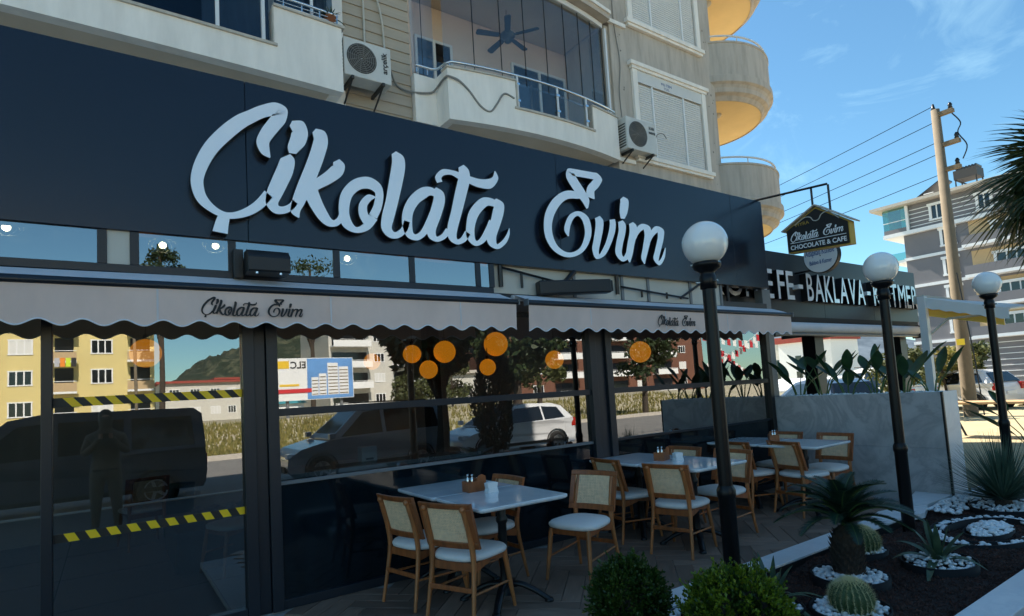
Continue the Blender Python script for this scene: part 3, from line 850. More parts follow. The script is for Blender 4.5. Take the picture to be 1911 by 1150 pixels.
tape(.770, .775, .056, 'lower strip of yellow and black hazard tape on the door glass', .025)

# ------------------------------------------------------------------ sign board with script letters
sg = thing('shop_sign', 'long navy sign board with large white brush script letters', 'sign', (4.0, 4.9, 2.88))
segs = [-3.0, .92, 4.10, 7.26, 8.03]
for a, b in zip(segs[:-1], segs[1:]):
    bx('panel', M['navy'], sg, a + .002, b - .002, 4.85, 5.0, 2.885, 4.19, 0.003)
bx('panel_return', M['navy'], sg, 8.0, 8.028, 5.002, 6.4, 2.9, 4.18)
for nm, strokes in script_letters():
    mb = script_mesh(MB(), strokes, lambda x, z, d: (x, d, z), 4.853, 4.765, m=0, ms=1, sub=7)
    mb.build('letter', [M['letter'], M['black']], sg)
# small print: script on the valances
def valance_text(parent, x0, x1, zc, y):
    k = (x1 - x0) / (SX1 - SX0); kz = k * 1.0
    for nm, strokes in script_letters():
        mb = script_mesh(MB(), strokes, lambda x, z, d: (x0 + (x - SX0) * k, d, zc + (z - (SZ0 + SZ1) / 2) * kz), y + .002, y - .0012, step=.0003, sub=4)
        mb.build('letter', M['print'], parent)

# ------------------------------------------------------------------ awnings
def awning(x0, x1, label, tx0, tx1, sag=0.0):
    t = thing('awning', label, 'awning', ((x0 + x1) / 2, 4.75, 2.5), 'pale awnings over the glass front')
    yf, zf = 4.60, 2.475
    rows = []
    n = int((x1 - x0) / .08)
    for q in range(5):
        s_ = q / 4
        row = []
        for i in range(n + 1):
            x = x0 + .03 + (x1 - x0 - .06) * i / n
            row.append((x, 4.858 - .24 * s_, 2.582 - .097 * s_ + .003 * math.sin(x * 3 + q)))
        rows.append(row)
    MB().strip(rows).build('fabric', M['canvas_top'], t)
    MB().tube([(x0 + .02, 4.875, 2.550), (x1 - .02, 4.875, 2.550)], .03, 12).build('roller', M['canvas_top'], t)
    # front bar: rounded profile
    prof = [(4.635, 2.483), (4.605, 2.487), (4.585, 2.478), (4.572, 2.462), (4.570, 2.446), (4.580, 2.434), (4.60, 2.430), (4.63, 2.432)]
    rws = [[(x, a, b) for a, b in prof] for x in (x0, x1)]
    MB().strip(rws, closed=True).add(rws[0], [tuple(range(8))]).add(rws[1], [tuple(reversed(range(8)))]).build('front_bar', M['frame'], t, recalc=True)
    for xe in (x0 - .012, x1):
        bx('end_cap', M['frame_light'], t, xe, xe + .012, 4.565, 4.64, 2.425, 2.492, .003)
    # valance with scalloped hem and slow folds
    W = .222
    n = int((x1 - x0) / .016)
    def fold(x, s_):
        return s_ * (.009 * math.sin(x * 3.1 + x0) + .006 * math.sin(x * 8.3 + 1) + .004 * math.sin(x * 19)) + .012 * s_
    top, rowsv = [], []
    xs = [x0 + .015 + (x1 - x0 - .03) * i / n for i in range(n + 1)]
    hem = [2.197 - .021 * math.cos(2 * math.pi * (x - x0) / W) for x in xs]
    hem = [h if abs(math.cos(math.pi * (x - x0) / W)) > .0 else h for x, h in zip(xs, hem)]
    for q in range(6):
        s_ = q / 5
        rowsv.append([(x, 4.592 + fold(x, s_), 2.432 + (h - 2.432) * s_) for x, h in zip(xs, hem)])
    MB().strip(rowsv).build('valance', M['canvas'], t)
    for xsm in [x0 + 1.18 * (q + .7) for q in range(int((x1 - x0) / 1.18))]:
        MB().box(xsm - .006, xsm + .006, 4.5885, 4.5905, 2.215, 2.43).build('seam', M['canvas_top'], t)
    tr = [(x, 4.5915 + fold(x, 1.0), h - .002) for x, h in zip(xs, hem)]
    MB().tube(tr, .0055, 5).build('piping', M['trim'], t)
    # two folding arms tucked under the fabric
    for xa in (x0 + .35, x1 - .35):
        MB().tube([(xa, 4.90, 2.55), (xa + .5 * (1 if xa < (x0 + x1) / 2 else -1), 4.72, 2.50), (xa, 4.63, 2.455)], .02, 8).build('arm', M['frame'], t)
    valance_text(t, tx0, tx1, 2.315, 4.586)
    return t
awning(-2.9, 3.285, 'long pale awning with scalloped valance on the door side', .548, 1.247)
awning(3.405, 8.105, 'pale awning with scalloped valance beside the marble planter', 5.263, 5.938)
# black flood lamp box above the first awning
fl = thing('floodlight', 'black flood lamp box bolted above the first awning', 'lamp', (1.0, 4.72, 2.6))
MB().prism([(4.60, 2.60), (4.60, 2.72), (4.66, 2.775), (4.78, 2.775), (4.80, 2.60)], lambda a, b, d: (d, a, b), .87, 1.17).build('housing', M['black'], fl, .012, recalc=True)
bx('bracket', M['black'], fl, .80, .868, 4.78, 4.95, 2.58, 2.80, .004)
for x in (.93, 1.1): MB().tube([(x, 4.62, 2.598), (x, 4.62, 2.585)], .012, 8).build('bolt', M['chrome'], fl)
ht = thing('patio_heater', 'dark grey box heater reaching out above the second awning', 'heater', (4.2, 4.7, 2.6))
mt_ = Matrix.Translation((4.22, 4.72, 2.675)) @ Matrix.Rotation(R_(-14), 4, 'Z') @ Matrix.Rotation(R_(-2), 4, 'Y')
MB().box(-.50, .36, -.06, .06, -.075, .075, mtx=mt_).build('housing', M['black'], ht, .015)
MB().box(.363, .385, -.05, .05, -.06, .06, mtx=mt_).build('end_cap', M['black'], ht, .006)
MB().box(-.3, -.26, .06, .24, -.02, .02, mtx=mt_).build('bracket', M['black'], ht)

# ------------------------------------------------------------------ inside the cafe
PEND = [(.35, 7.5, 2.25, .155), (2.92, 7.5, 2.11, .11), (3.60, 7.7, 2.22, .13), (4.02, 7.5, 2.23, .16), (3.75, 7.5, 1.98, .13), (4.91, 7.5, 2.34, .185), (4.74, 7.5, 1.99, .125), (6.04, 7.5, 2.08, .15), (8.04 - .35, 7.15, 2.16, .185)]
plab = ['near the taped door', 'small, third along from the taped door', 'hung in front of the inner counter end', 'just above a lower globe by the dark column', 'low and half hidden by the dark column',
        'largest of the stacked pair', 'lower and smaller of the stacked pair', 'hung alone by the middle mullion', 'large, hung beside the dark booth back']
for (x, y, z, r), lb in zip(PEND, plab):
    t = thing('pendant_lamp', 'glowing orange glass globe pendant, ' + lb, 'lamp', (x, y, z), 'orange globe pendants inside')
    MB().sphere((x, y, z), r, 28, 18).build('globe', M['orangelamp'], t)
    MB().tube([(x, y, z + r), (x, y, 3.74)], .006, 6).build('cord', M['blackmatte'], t)
    MB().tube([(x, y, z + r - .01), (x, y, z + r + .05)], .025, 10).build('cap', M['black'], t)
for k, (x, y, z) in enumerate([(-.76, 7.0, 3.39), (.49, 7.0, 3.34), (.99, 7.0, 3.38), (2.46, 7.0, 3.36)]):
    t = thing('cage_lamp', ['wire cage ceiling lamp with lit bulb at the far end', 'wire cage ceiling lamp with lit bulb seen beside the pale panel', 'wire cage ceiling lamp with lit bulb by the flood lamp', 'wire cage ceiling lamp with lit bulb past the flood lamp'][k], 'lamp', (x, y, z), 'cage lamps behind the transom')
    MB().sphere((x, y, z), .035, 14, 10).build('bulb', M['bulb'], t)
    for q in range(8):
        a = q * math.pi / 4
        MB().tube([(x + .13 * math.cos(a) * math.sin(p), y + .13 * math.sin(a) * math.sin(p), z + .08 * math.cos(p)) for p in [i * math.pi / 8 for i in range(9)]], .0028, 4).build('wire', M['chrome'], t)
    MB().tube([(x, y, z + .07), (x, y, 3.74)], .005, 6).build('cord', M['blackmatte'], t)
ct = thing('service_counter', 'pale topped counter standing behind the glass', 'counter', (2.3, 5.85, 0))
bx('worktop', M['tabletop'], ct, 1.16, 3.3, 5.45, 6.2, .94, .98, .004)
bx('body', mat('teal_grey_counter', (.07, .10, .12), .5), ct, 1.2, 3.26, 5.52, 6.15, 0, .938)
for k in range(8): bx('front_slat', M['frame'], ct, 1.25 + k * .25, 1.27 + k * .25, 5.505, 5.519, .05, .85)
bb_ = thing('card_box', 'small white box standing on the inner counter', 'box', (2.15, 5.8, .98))
MB().box(2.08, 2.24, 5.72, 5.84, .981, 1.13).build('carton', M['white'], bb_, .004)
bx('label', M['print'], bb_, 2.12, 2.20, 5.7175, 5.7195, 1.0, 1.02)
he = thing('stone_hearth', 'low dark stone plinth with grey stones behind the taped door', 'hearth', (1.2, 7.4, 0))
bx('plinth', mat('dark_slate', (.06, .06, .062), .45), he, .55, 1.95, 6.75, 8.1, 0, .40, .01)
mb = MB()
for k in range(160): pebble(mb, rnd.uniform(.8, 1.9), rnd.uniform(7.1, 8.0), .42 + rnd.uniform(0, .03), rnd.uniform(.025, .05))
stuff(mb.build('stones', mat('grey_stones', (.22, .23, .25), .7), he))
bin_ = thing('waste_bin', 'green plastic bin standing inside behind the door', 'bin', (.75, 8.6, 0))
MB().lathe([(.01, 0), (.16, 0), (.20, .62), (.205, .62), (.205, .66), (.01, .68)], 18, (.75, 8.9, 0)).build('bucket', M['binneg'], bin_)
bx('dark_column', M['inner_wall'], sf, 4.05, 4.25, 8.1, 8.3, 0, 3.74)
bt = thing('booth_bench', 'dark upholstered booth back behind the third pane', 'bench', (6.6, 5.6, 0))
bx('backrest', mat('navy_leather', (.02, .025, .04), .5), bt, 5.75, 8.0, 5.42, 5.55, 0, 1.42, .02)
bx('seat', mat('navy_leather_seat', (.02, .025, .04), .5), bt, 5.75, 8.0, 5.552, 6.0, .15, .46, .02)
# ------------------------------------------------------------------ apartment block above the shop
ap = thing('apartment_building', 'beige apartment block with bowed balconies above the cafe', 'building', (4.0, 10.0, 4.2))
ZB, ST = 6.07, 2.95                              # underside of the first balcony, storey height
bx('wall', M['stucco'], ap, -8.0, 8.575, 9.9, 22.0, -.2, 16.9)
bx('wall', M['stucco'], ap, 8.576, 11.99, 9.9, 21.89, -.2, 4.129)
bx('wall', M['stucco_s'], ap, 8.58, 12.0, 8.15, 21.9, 4.13, 12.75)
bx('roof', M['coping'], ap, 8.59, 12.25, 7.95, 22.0, 12.76, 12.95)  # unseen wing top, kept low so sun reaches the mirrored hatchback
bx('wall', M['stucco'], ap, 2.87, 4.20, 8.57, 9.895, 4.13, 16.9)
bx('pilaster', M['stucco_w'], ap, 2.80, 3.04, 8.44, 8.566, 4.13, 16.9)
bx('roof', M['coping'], ap, -8.3, 8.8, 8.0, 22.2, 16.9, 17.25)  # unseen roof box, put on top to cast the block's shadow
bx('ground_wall', M['inner_wall'], ap, 8.26, 12.0, 9.0, 9.6, -.2, 4.12)
# lap siding boards
for k in range(24):
    z0 = 4.9 + k * .185
    mb = MB().prism([(8.500, z0), (8.568, z0), (8.568, z0 + .199), (8.522, z0 + .199)], lambda a, b, d: (d, a, b), 3.042, 4.19)
    mb.build('siding_board', M['siding'], ap, recalc=True)
# stain spots on the plaster
for k in range(46):
    if k < 30: x, y, z = rnd.choice([8.9, 9.0, 9.1, 11.7, 11.8, 11.85]) + rnd.uniform(-.15, .1), 8.147, rnd.uniform(5.2, 10.5)
    else: x, y, z = rnd.uniform(.1, 1.6), 7.88, rnd.uniform(6.12, 6.3)
    if k < 30:
        r = rnd.uniform(.008, .028)
        pts = [(x + r * rnd.uniform(.5, 1.2) * math.cos(a), z + r * rnd.uniform(.5, 1.5) * math.sin(a)) for a in [q * 1.047 for q in range(6)]]
        MB().prism(pts, lambda a, b, d: (a, d, b), y, y + .004).build('stain', M['dirt'], ap)

def bow(x, xc, hw, y0, bulge):
    return y0 - bulge * max(0.0, 1 - ((x - xc) / hw) ** 2)
def bow_wall(name, m_, x0, x1, z0, z1, xc, hw, y0, bulge, th=.16, out=0.0, n=14, parent=None):
    mb = MB(); rows = []
    for i in range(n + 1):
        x = x0 + (x1 - x0) * i / n
        y = bow(x, xc, hw, y0, bulge) - out
        rows.append([(x, y, z0), (x, y, z1), (x, y + th, z1), (x, y + th, z0)])
    mb.strip(rows, smooth=False, closed=True)
    mb.add(rows[0], [(0, 1, 2, 3)]).add(rows[-1], [(3, 2, 1, 0)])
    return mb.build(name, m_, parent or ap)
def slab(name, m_, x0, x1, z0, z1, xc, hw, y0, bulge, yb, out=0.0, n=16, parent=None):
    mb = MB(); rows = []
    for i in range(n + 1):
        x = x0 + (x1 - x0) * i / n
        y = bow(x, xc, hw, y0, bulge) - out
        rows.append([(x, y, z0), (x, y, z1), (x, yb, z1), (x, yb, z0)])
    mb.strip(rows, smooth=False, closed=True)
    mb.add(rows[0], [(0, 1, 2, 3)]).add(rows[-1], [(3, 2, 1, 0)])
    return mb.build(name, m_, parent or ap)

B1 = dict(xc=-1.2, hw=4.06, y0=8.0, bulge=.10)
B2 = dict(xc=6.54, hw=1.91, y0=8.0, bulge=.20)
for lv in range(4):
    z = ZB + lv * ST
    # first (left) balcony
    slab('balcony_slab', M['soffit'], -5.2, 2.80, z + .012, z + .14, **B1, yb=9.895, out=-.012)
    bow_wall('parapet', M['stucco_w'], -5.2, -2.2, z, z + .88, **B1)
    bow_wall('parapet', M['stucco_w'], -2.2, .06, z, z + .88, **B1)
    bow_wall('parapet', M['stucco_w'], .06, 1.90, z, z + .40, **B1)
    bow_wall('parapet', M['stucco_w'], 1.90, 2.86, z, z + .97, **B1)
    bow_wall('coping', M['coping'], .03, 1.94, z + .40, z + .435, **B1, th=.20, out=.03)
    bow_wall('coping', M['coping'], 1.90, 2.90, z + .97, z + 1.005, **B1, th=.20, out=.03)
    bow_wall('coping', M['coping'], -2.25, .03, z + .88, z + .915, **B1, th=.20, out=.03)
    bx('parapet_reveal', M['coping'], ap, 1.885, 1.899, 7.94, 8.13, z + .437, z + .969)
    bx('parapet_side', M['stucco_w'], ap, 2.70, 2.86, 8.165, 8.43, z, z + .97)
    # second (middle) balcony, its left part set back
    slab('balcony_slab', M['soffit'], 4.63, 8.45, z + .012, z + .14, **B2, yb=9.895, out=-.012)
    bx('balcony_slab', M['soffit'], ap, 4.205, 4.628, 8.42, 9.895, z + .05, z + .14)
    bx('corner_infill', M['stucco_w'], ap, 4.603, 4.66, 8.05, 8.41, z + .004, z + .13)
    bx('parapet', M['stucco_w'], ap, 4.201, 4.60, 8.40, 8.54, z + .04, z + .86)
    bx('parapet_side', M['stucco_w'], ap, 4.6005, 4.74, 8.165, 8.54, z + .003, z + .868)
    if lv == 0:
        bow_wall('parapet', M['stucco_w'], 4.602, 5.84, z, z + .87, **B2)
        bow_wall('parapet', M['stucco_w'], 5.84, 7.67, z, z + .37, **B2)
        bow_wall('parapet', M['stucco_w'], 7.67, 8.46, z, z + .87, **B2)
        bow_wall('coping', M['coping'], 5.80, 7.70, z + .37, z + .405, **B2, th=.2, out=.03)
        bow_wall('coping', M['coping'], 4.58, 5.84, z + .87, z + .90, **B2, th=.2, out=.025)
        bow_wall('coping', M['coping'], 7.66, 8.49, z + .87, z + .90, **B2, th=.2, out=.025)
        bx('parapet_reveal', M['coping'], ap, 5.845, 5.865, 7.80, 8.0, z + .406, z + .869)
        bx('parapet_reveal', M['coping'], ap, 7.645, 7.665, 7.86, 8.06, z + .406, z + .869)
    else:
        bow_wall('parapet', M['stucco'], 4.602, 8.46, z, z + .87, **B2)
        bow_wall('coping', M['coping'], 4.58, 8.49, z + .87, z + .90, **B2, th=.2, out=.025)
        bow_wall('moulding', M['stucco_w'], 4.602, 8.47, z + .10, z + .17, **B2, th=.1, out=.035)
    if lv < 2: bx('string_course', M['stucco_w'], ap, 8.47, 9.02, 8.10, 8.148, z + .05, z + .13)
# recess walls
bx('wall', M['peach'], ap, 4.21, 8.57, 9.45, 9.89, 6.22, 9.02)
bx('wall', M['peach'], ap, 4.205, 4.30, 8.58, 9.44, 6.22, 9.02)
bx('wall', M['stucco'], ap, 8.47, 8.575, 8.20, 9.44, 6.22, 9.02)
bx('wall', M['peach'], ap, -5.2, 2.79, 9.3, 9.89, 6.22, 9.02)
bx('side_wall', M['stucco'], ap, 2.70, 2.865, 8.60, 9.29, 6.22, 9.02)
bx('orange_panel', M['orange'], ap, 4.302, 4.33, 8.85, 9.40, 7.75, 9.0)
def window(parent, x0, x1, y, z0, z1, bars=2, fm='white', gm='glass_win', back='darkblue', curtain=False):
    f = .05
    fr = MB().box(x0, x1, y - .05, y - .005, z0, z0 + f).box(x0, x1, y - .05, y - .005, z1 - f, z1)
    fr.box(x0, x0 + f, y - .05, y - .005, z0 + f, z1 - f).box(x1 - f, x1, y - .05, y - .005, z0 + f, z1 - f)
    for k in range(1, bars):
        xm = x0 + (x1 - x0) * k / bars
        fr.box(xm - .03, xm + .03, y - .052, y - .006, z0 + f, z1 - f)
    w = fr.build('window', M[fm], parent)
    MB().box(x0 + f, x1 - f, y - .030, y - .024, z0 + f, z1 - f).build('glass', M[gm], w)
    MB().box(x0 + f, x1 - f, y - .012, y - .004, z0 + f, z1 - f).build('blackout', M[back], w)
    return w
window(ap, 6.95, 8.40, 9.45, 6.35, 8.42, 2)
window(ap, 4.75, 5.55, 9.45, 7.0, 8.35, 2)
for lv in range(1, 4):
    z = ZB + lv * ST
    window(ap, 5.2, 7.9, 9.90, z + .2, z + 2.3, 3)
    window(ap, -3.5, 2.2, 9.90, z + .2, z + 2.3, 5)
# glazed-in first balcony (left): dark panes with white posts
for k, (a, b) in enumerate([(-2.1, -.6), (-.57, .09), (.22, 1.20), (1.23, 1.75), (1.80, 1.86)]):
    bow_wall('balcony_glass', M['glass_win'], a, b, ZB + .44, ZB + 2.75, **B1, th=.01, out=-.09, n=4)
for x in (.17, 1.19, 1.76):
    bow_wall('glazing_post', M['whitemetal'], x, x + .045, ZB + .436, ZB + 2.75, **B1, th=.05, out=-.06, n=1)
bow_wall('glazing_post', M['whitemetal'], 2.45, 2.49, ZB + 1.0, ZB + 2.75, **B1, th=.05, out=-.12, n=1)
bow_wall('balcony_glass', M['glass_win'], 1.95, 2.78, ZB + 1.01, ZB + 2.75, **B1, th=.01, out=-.14, n=3)
bx('curtain', M['curtain'], ap, 1.15, 2.6, 8.9, 8.93, 6.3, 8.7)
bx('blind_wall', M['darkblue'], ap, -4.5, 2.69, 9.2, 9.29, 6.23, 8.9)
MB().tube([(1.95, 7.99, ZB + 1.16), (2.4, 8.0, ZB + 1.16), (2.82, 8.02, ZB + 1.16)], .022, 8).build('handrail', M['chrome'], ap)
for x in (2.05, 2.3, 2.55, 2.8): MB().tube([(x, 8.01, ZB + 1.0), (x, 8.01, ZB + 1.16)], .012, 6).build('baluster', M['chrome'], ap)
for zz in (1.05, 1.10): MB().tube([(1.95, 8.0, ZB + zz), (2.8, 8.02, ZB + zz)], .007, 5).build('rail_wire', M['chrome'], ap)
# frameless glazing of the middle balcony
gx = [4.66, 5.20, 5.72, 6.22, 6.72, 7.20, 7.62, 8.0, 8.36]
BG = dict(xc=6.54, hw=1.95, y0=8.22, bulge=.24)
for a, b in zip(gx[:-1], gx[1:]):
    bow_wall('balcony_glass', M['glass_clear'], a + .006, b - .006, ZB + .93, ZB + 2.84, **BG, th=.01, n=3)
    bow_wall('glass_seal', M['frame'], b - .006, b + .006, ZB + .93, ZB + 2.84, **BG, th=.012, out=.001, n=1)
bow_wall('head_rail', M['whitemetal'], 4.64, 8.40, ZB + 2.842, ZB + 2.94, **BG, th=.08, out=.03)
for k, (a, b) in enumerate([(4.22, 4.42), (4.43, 4.64)]):
    bx('balcony_glass', M['glass_clear'], ap, a, b, 8.50, 8.51, ZB + .87, ZB + 2.9)
bx('glass_seal', M['frame'], ap, 4.421, 4.429, 8.497, 8.513, ZB + .87, ZB + 2.9)
bx('balcony_glass', M['glass_clear'], ap, 8.40, 8.41, 8.26, 8.6, ZB + .93, ZB + 2.84)
bx('glazing_post', M['whitemetal'], ap, 8.42, 8.466, 8.14, 8.20, ZB + .905, ZB + 2.84)
# stainless handrail
hr = [(4.22, 8.38), (4.52, 8.38), (4.60, 8.33), (4.64, 8.12), (4.70, 8.02)] + [(x, bow(x, **B2) + .03) for x in [4.9 + .3 * k for k in range(12)]] + [(8.42, 8.04)]
MB().tube([(x, y, ZB + 1.0) for x, y in hr], .023, 10).build('handrail', M['chrome'], ap)
for x, y in [(4.25, 8.40), (4.45, 8.40), (4.62, 8.22), (4.68, 8.05), (4.95, 8.0), (8.2, 7.99), (8.4, 8.05)]:
    MB().tube([(x, y, ZB + .90), (x, y, ZB + .98)], .012, 6).build('baluster', M['chrome'], ap)
for x in (5.90, 6.78, 7.52):
    y = bow(x, **B2) + .03
    p = MB().tube([(x, y, ZB + .405), (x, y, ZB + .98)], .021, 8).build('rail_post', M['whitemetal'], ap)
    for zz in (.52, .82): bx('clamp', M['chrome'], ap, x - .035, x + .035, y - .03, y - .022, ZB + zz, ZB + zz + .04)
for a, b in ((5.93, 6.75), (6.81, 7.49)):
    bow_wall('rail_glass', M['glass_clear'], a, b, ZB + .45, ZB + .86, **B2, th=.01, out=-.035, n=4)
# roller shutter windows on the right hand wall
def shutter_window(x0, x1, z0, z1, splits, cap=True, label=None):
    y = 8.15
    fr = MB().box(x0 - .16, x0 - .02, y - .07, y - .002, z0, z1 + .02).box(x1 + .02, x1 + .16, y - .07, y - .002, z0, z1 + .02)
    fr.box(x0 - .24, x1 + .24, y - .11, y - .002, z0 - .09, z0 - .001).box(x0 - .19, x1 + .19, y - .08, y - .002, z0 - .15, z0 - .091)
    fr.box(x0 - .24, x1 + .24, y - .12, y - .002, z1 + .085, z1 + .17).box(x0 - .19, x1 + .19, y - .09, y - .002, z1 + .021, z1 + .084)
    w = fr.build('window_surround', M['stucco_w'], ap, .006)
    MB().box(x0 - .018, x1 + .018, y - .055, y - .003, z1 - .24, z1 + .018).build('shutter_box', M['shutter'], w)
    xs = [x0] + splits + [x1]
    for a, b in zip(xs[:-1], xs[1:]):
        mb = MB(); n = int((z1 - .25 - z0) / .05)
        rows = []
        for k in range(n + 1):
            zz = z0 + .005 + k * .05
            for dz, dy in ((0, .0), (.010, .0), (.015, -.012), (.045, -.012)):
                if zz + dz < z1 - .245: rows.append([(a + .025, y - .02 + dy, zz + dz), (b - .025, y - .02 + dy, zz + dz)])
        mb.strip(rows, smooth=False).build('shutter', M['shutter'], w)
    for s_ in splits: MB().box(s_ - .022, s_ + .022, y - .05, y - .004, z0 + .002, z1 - .245).build('shutter_guide', M['white'], w)
    return w
w = shutter_window(9.27, 11.36, 6.36, 8.20, [9.70, 10.72])
mbt = MB()
text3d(mbt, 'MS-TEM', lambda a, b, d: (10.0 + a, 8.094 - d, 8.07 + b), 0, .002, width=.34, height=.06)
text3d(mbt, 'TUL', lambda a, b, d: (10.08 + a, 8.094 - d, 7.99 + b), 0, .002, width=.18, height=.05)
mbt.build('maker_plate', M['sign_blue'], w)
for lv in range(1, 2): shutter_window(9.27, 11.36, 6.36 + lv * ST, 8.20 + lv * ST, [9.85, 10.9])

# round corner balconies
CX, CY, CR = 13.12, 9.48, 1.80
for k, zt in enumerate([6.67, 9.67, 12.67]):
    c = (CX, CY, 0)
    prof = [(CR - .15, zt - .8), (CR - .15, zt), (CR + .02, zt), (CR + .02, zt - .04), (CR, zt - .05), (CR, zt - .83), (CR + .05, zt - .86), (CR + .05, zt - 1.02), (CR - .02, zt - 1.06), (CR - .06, zt - 1.12), (CR - .08, zt - 1.22), (CR - .18, zt - 1.27), (CR - .24, zt - 1.36), (CR - .27, zt - 1.36)]
    MB().lathe(prof, 64, c, smooth=False).build('round_parapet', M['stucco_s'], ap)
    MB().lathe([(CR - .26, zt - 1.345), (.01, zt - 1.345)], 48, c, smooth=False).lathe([(.01, zt - 1.1), (CR - .1, zt - 1.1)], 48, c, smooth=False).build('round_soffit', M['yellow_soffit'], ap)
    lm = MB().lathe([(.13, zt - 1.346), (.13, zt - 1.365), (.10, zt - 1.40), (.01, zt - 1.43)], 16, (12.85, 8.75, 0)).build('soffit_lamp', M['coping'], ap)
    MB().tube([(CX + (CR - .06) * math.cos(a), CY + (CR - .06) * math.sin(a), zt + .16) for a in [R_(-150 + q * 6) for q in range(46)]], .024, 8).build('round_handrail', M['whitemetal'], ap)
    for q in range(9):
        a = R_(-140 + q * 32)
        MB().tube([(CX + (CR - .06) * math.cos(a), CY + (CR - .06) * math.sin(a), z_) for z_ in (zt - .02, zt + .16)], .014, 6).build('baluster', M['whitemetal'], ap)
bx('wall', M['stucco'], ap, 12.001, 12.5, 9.9, 21, -.2, 12.7)

# ------------------------------------------------------------------ ceiling fan on the glazed balcony
fx, fy, fz = 6.45, 8.80, 8.50
fan = thing('ceiling_fan', 'dark five-bladed ceiling fan inside the glazed balcony', 'fan', (fx, fy, fz))
MB().tube([(fx, fy, fz + .06), (fx, fy, ZB + ST)], .016, 8).build('rod', M['chrome'], fan)
MB().lathe([(.01, .07), (.10, .06), (.14, .02), (.14, -.03), (.08, -.06), (.05, -.10), (.07, -.13), (.01, -.17)], 20, (fx, fy, fz)).build('motor', M['grille'], fan)
for k in range(5):
    mt_ = Matrix.Translation((fx, fy, fz - .01)) @ Matrix.Rotation(R_(72 * k + 20), 4, 'Z') @ Matrix.Rotation(R_(12), 4, 'X')
    MB().prism([(.13, -.03), (.2, -.055), (.60, -.065), (.63, -.04), (.63, .04), (.60, .065), (.2, .055), (.13, .03)], lambda a, b, d: mt_ @ Vector((a, b, d)), -.006, .006).build('blade', M['grille'], fan)

# ------------------------------------------------------------------ air conditioners
def ac_unit(x0, x1, yf, z0, z1, label, brand, vertical):
    t = thing('air_conditioner', label, 'air conditioner', ((x0 + x1) / 2, yf + .3, z0), 'outdoor air conditioner units')
    bx('casing', M['acwhite'], t, x0, x1, yf, yf + .30, z0, z1, .012)
    r = (z1 - z0) * .40; cx = x0 + (x1 - x0) * .37; cz = (z0 + z1) / 2 + .01
    MB().lathe([(.01, .0), (r, .0)], 32, mtx=Matrix.Translation((cx, yf - .003, cz)) @ Matrix.Rotation(R_(90), 4, 'X')).build('fan_recess', M['grille'], t)
    for k in range(1, 8):
        MB().lathe([(r * k / 7.6 - .003, .0), (r * k / 7.6 - .003, .010), (r * k / 7.6 + .003, .010), (r * k / 7.6 + .003, .0)], 32, mtx=Matrix.Translation((cx, yf - .003, cz)) @ Matrix.Rotation(R_(90), 4, 'X')).build('grille_ring', M['cable'], t)
    for k in range(12):
        a = k * math.pi / 6
        MB().tube([(cx + .03 * math.cos(a), yf - .012, cz + .03 * math.sin(a)), (cx + r * math.cos(a + .35), yf - .012, cz + r * math.sin(a + .35))], .004, 4).build('grille_spoke', M['cable'], t)
    for k in range(9): bx('side_fin', M['grille'], t, x0 - .006, x0 - .001, yf + .04, yf + .26, z0 + .06 + k * .055, z0 + .085 + k * .055)
    for xb in (x0 + .10, x1 - .16):
        MB().box(xb, xb + .04, yf - .02, yf + .52, z0 - .05, z0 - .002).build('bracket', M['grille'], t)
        MB().tube([(xb + .02, yf + .02, z0 - .05), (xb + .02, yf + .5, z0 - .32)], .015, 5).build('brace', M['grille'], t)
    mbt = MB()
    if vertical:
        text3d(mbt, brand, lambda a, b, d: (x1 - .07 - b, yf - .003 - d, z0 + .15 + a), 0, .002, width=.34, height=.085, bold=.02)
    else:
        text3d(mbt, brand, lambda a, b, d: (x1 - .22 + a, yf - .003 - d, z1 - .25 + b), 0, .002, width=.19, height=.05, bold=.02)
        text3d(mbt, 'BOARN', lambda a, b, d: (x1 - .21 + a, yf - .003 - d, z1 - .16 + b), 0, .002, width=.15, height=.07)
    mbt.build('brand_name', M['print'], t)
    return t
ac_unit(2.90, 3.64, 8.05, 6.40, 6.98, 'weathered white air conditioner hung in front of the tan siding', 'arçelik', True)
ac_unit(8.56, 9.42, 7.86, 6.30, 6.96, 'white air conditioner on brackets below the roller shutter window', 'INVERTER', False)
# cables
def cable(name, pts, r, label, mt='cable'):
    o = MB().tube(catmull([tuple(p) for p in pts], 6), r, 6).build(name, M[mt])
    return tag(o, label, 'cable')
cable('wall_cable', [(3.66, 8.2, 6.86), (3.9, 8.47, 6.70), (4.1, 8.45, 6.62), (4.3, 8.37, 6.60), (4.50, 8.375, 6.66), (4.565, 8.33, 6.72), (4.57, 8.15, 6.76), (4.575, 8.0, 6.77), (4.62, 7.965, 6.77), (4.78, 7.945, 6.73), (4.95, 7.93, 6.6), (5.15, 7.90, 6.36), (5.32, 7.88, 6.30), (5.45, 7.86, 6.45), (5.60, 7.84, 6.66), (5.80, 7.83, 6.62)], .017, 'thick grey cable looping across the white balcony front')
cable('wall_cable', [(3.62, 8.2, 6.98), (3.72, 8.46, 7.3), (3.70, 8.46, 7.7), (3.62, 8.46, 8.1), (3.5, 8.46, 8.6)], .016, 'pale hose running up the tan siding from the air conditioner', 'cable_w')
cable('wall_cable', [(3.40, 8.48, 6.98), (3.40, 8.48, 9.2)], .018, 'straight pipe up the tan siding behind the air conditioner', 'cable_w')
cable('wall_cable', [(8.75, 8.13, 6.96), (8.72, 8.13, 7.6), (8.80, 8.13, 8.3), (8.70, 8.13, 9.2), (8.73, 8.13, 10.4)], .010, 'thin cable hanging down the beige wall to the air conditioner')
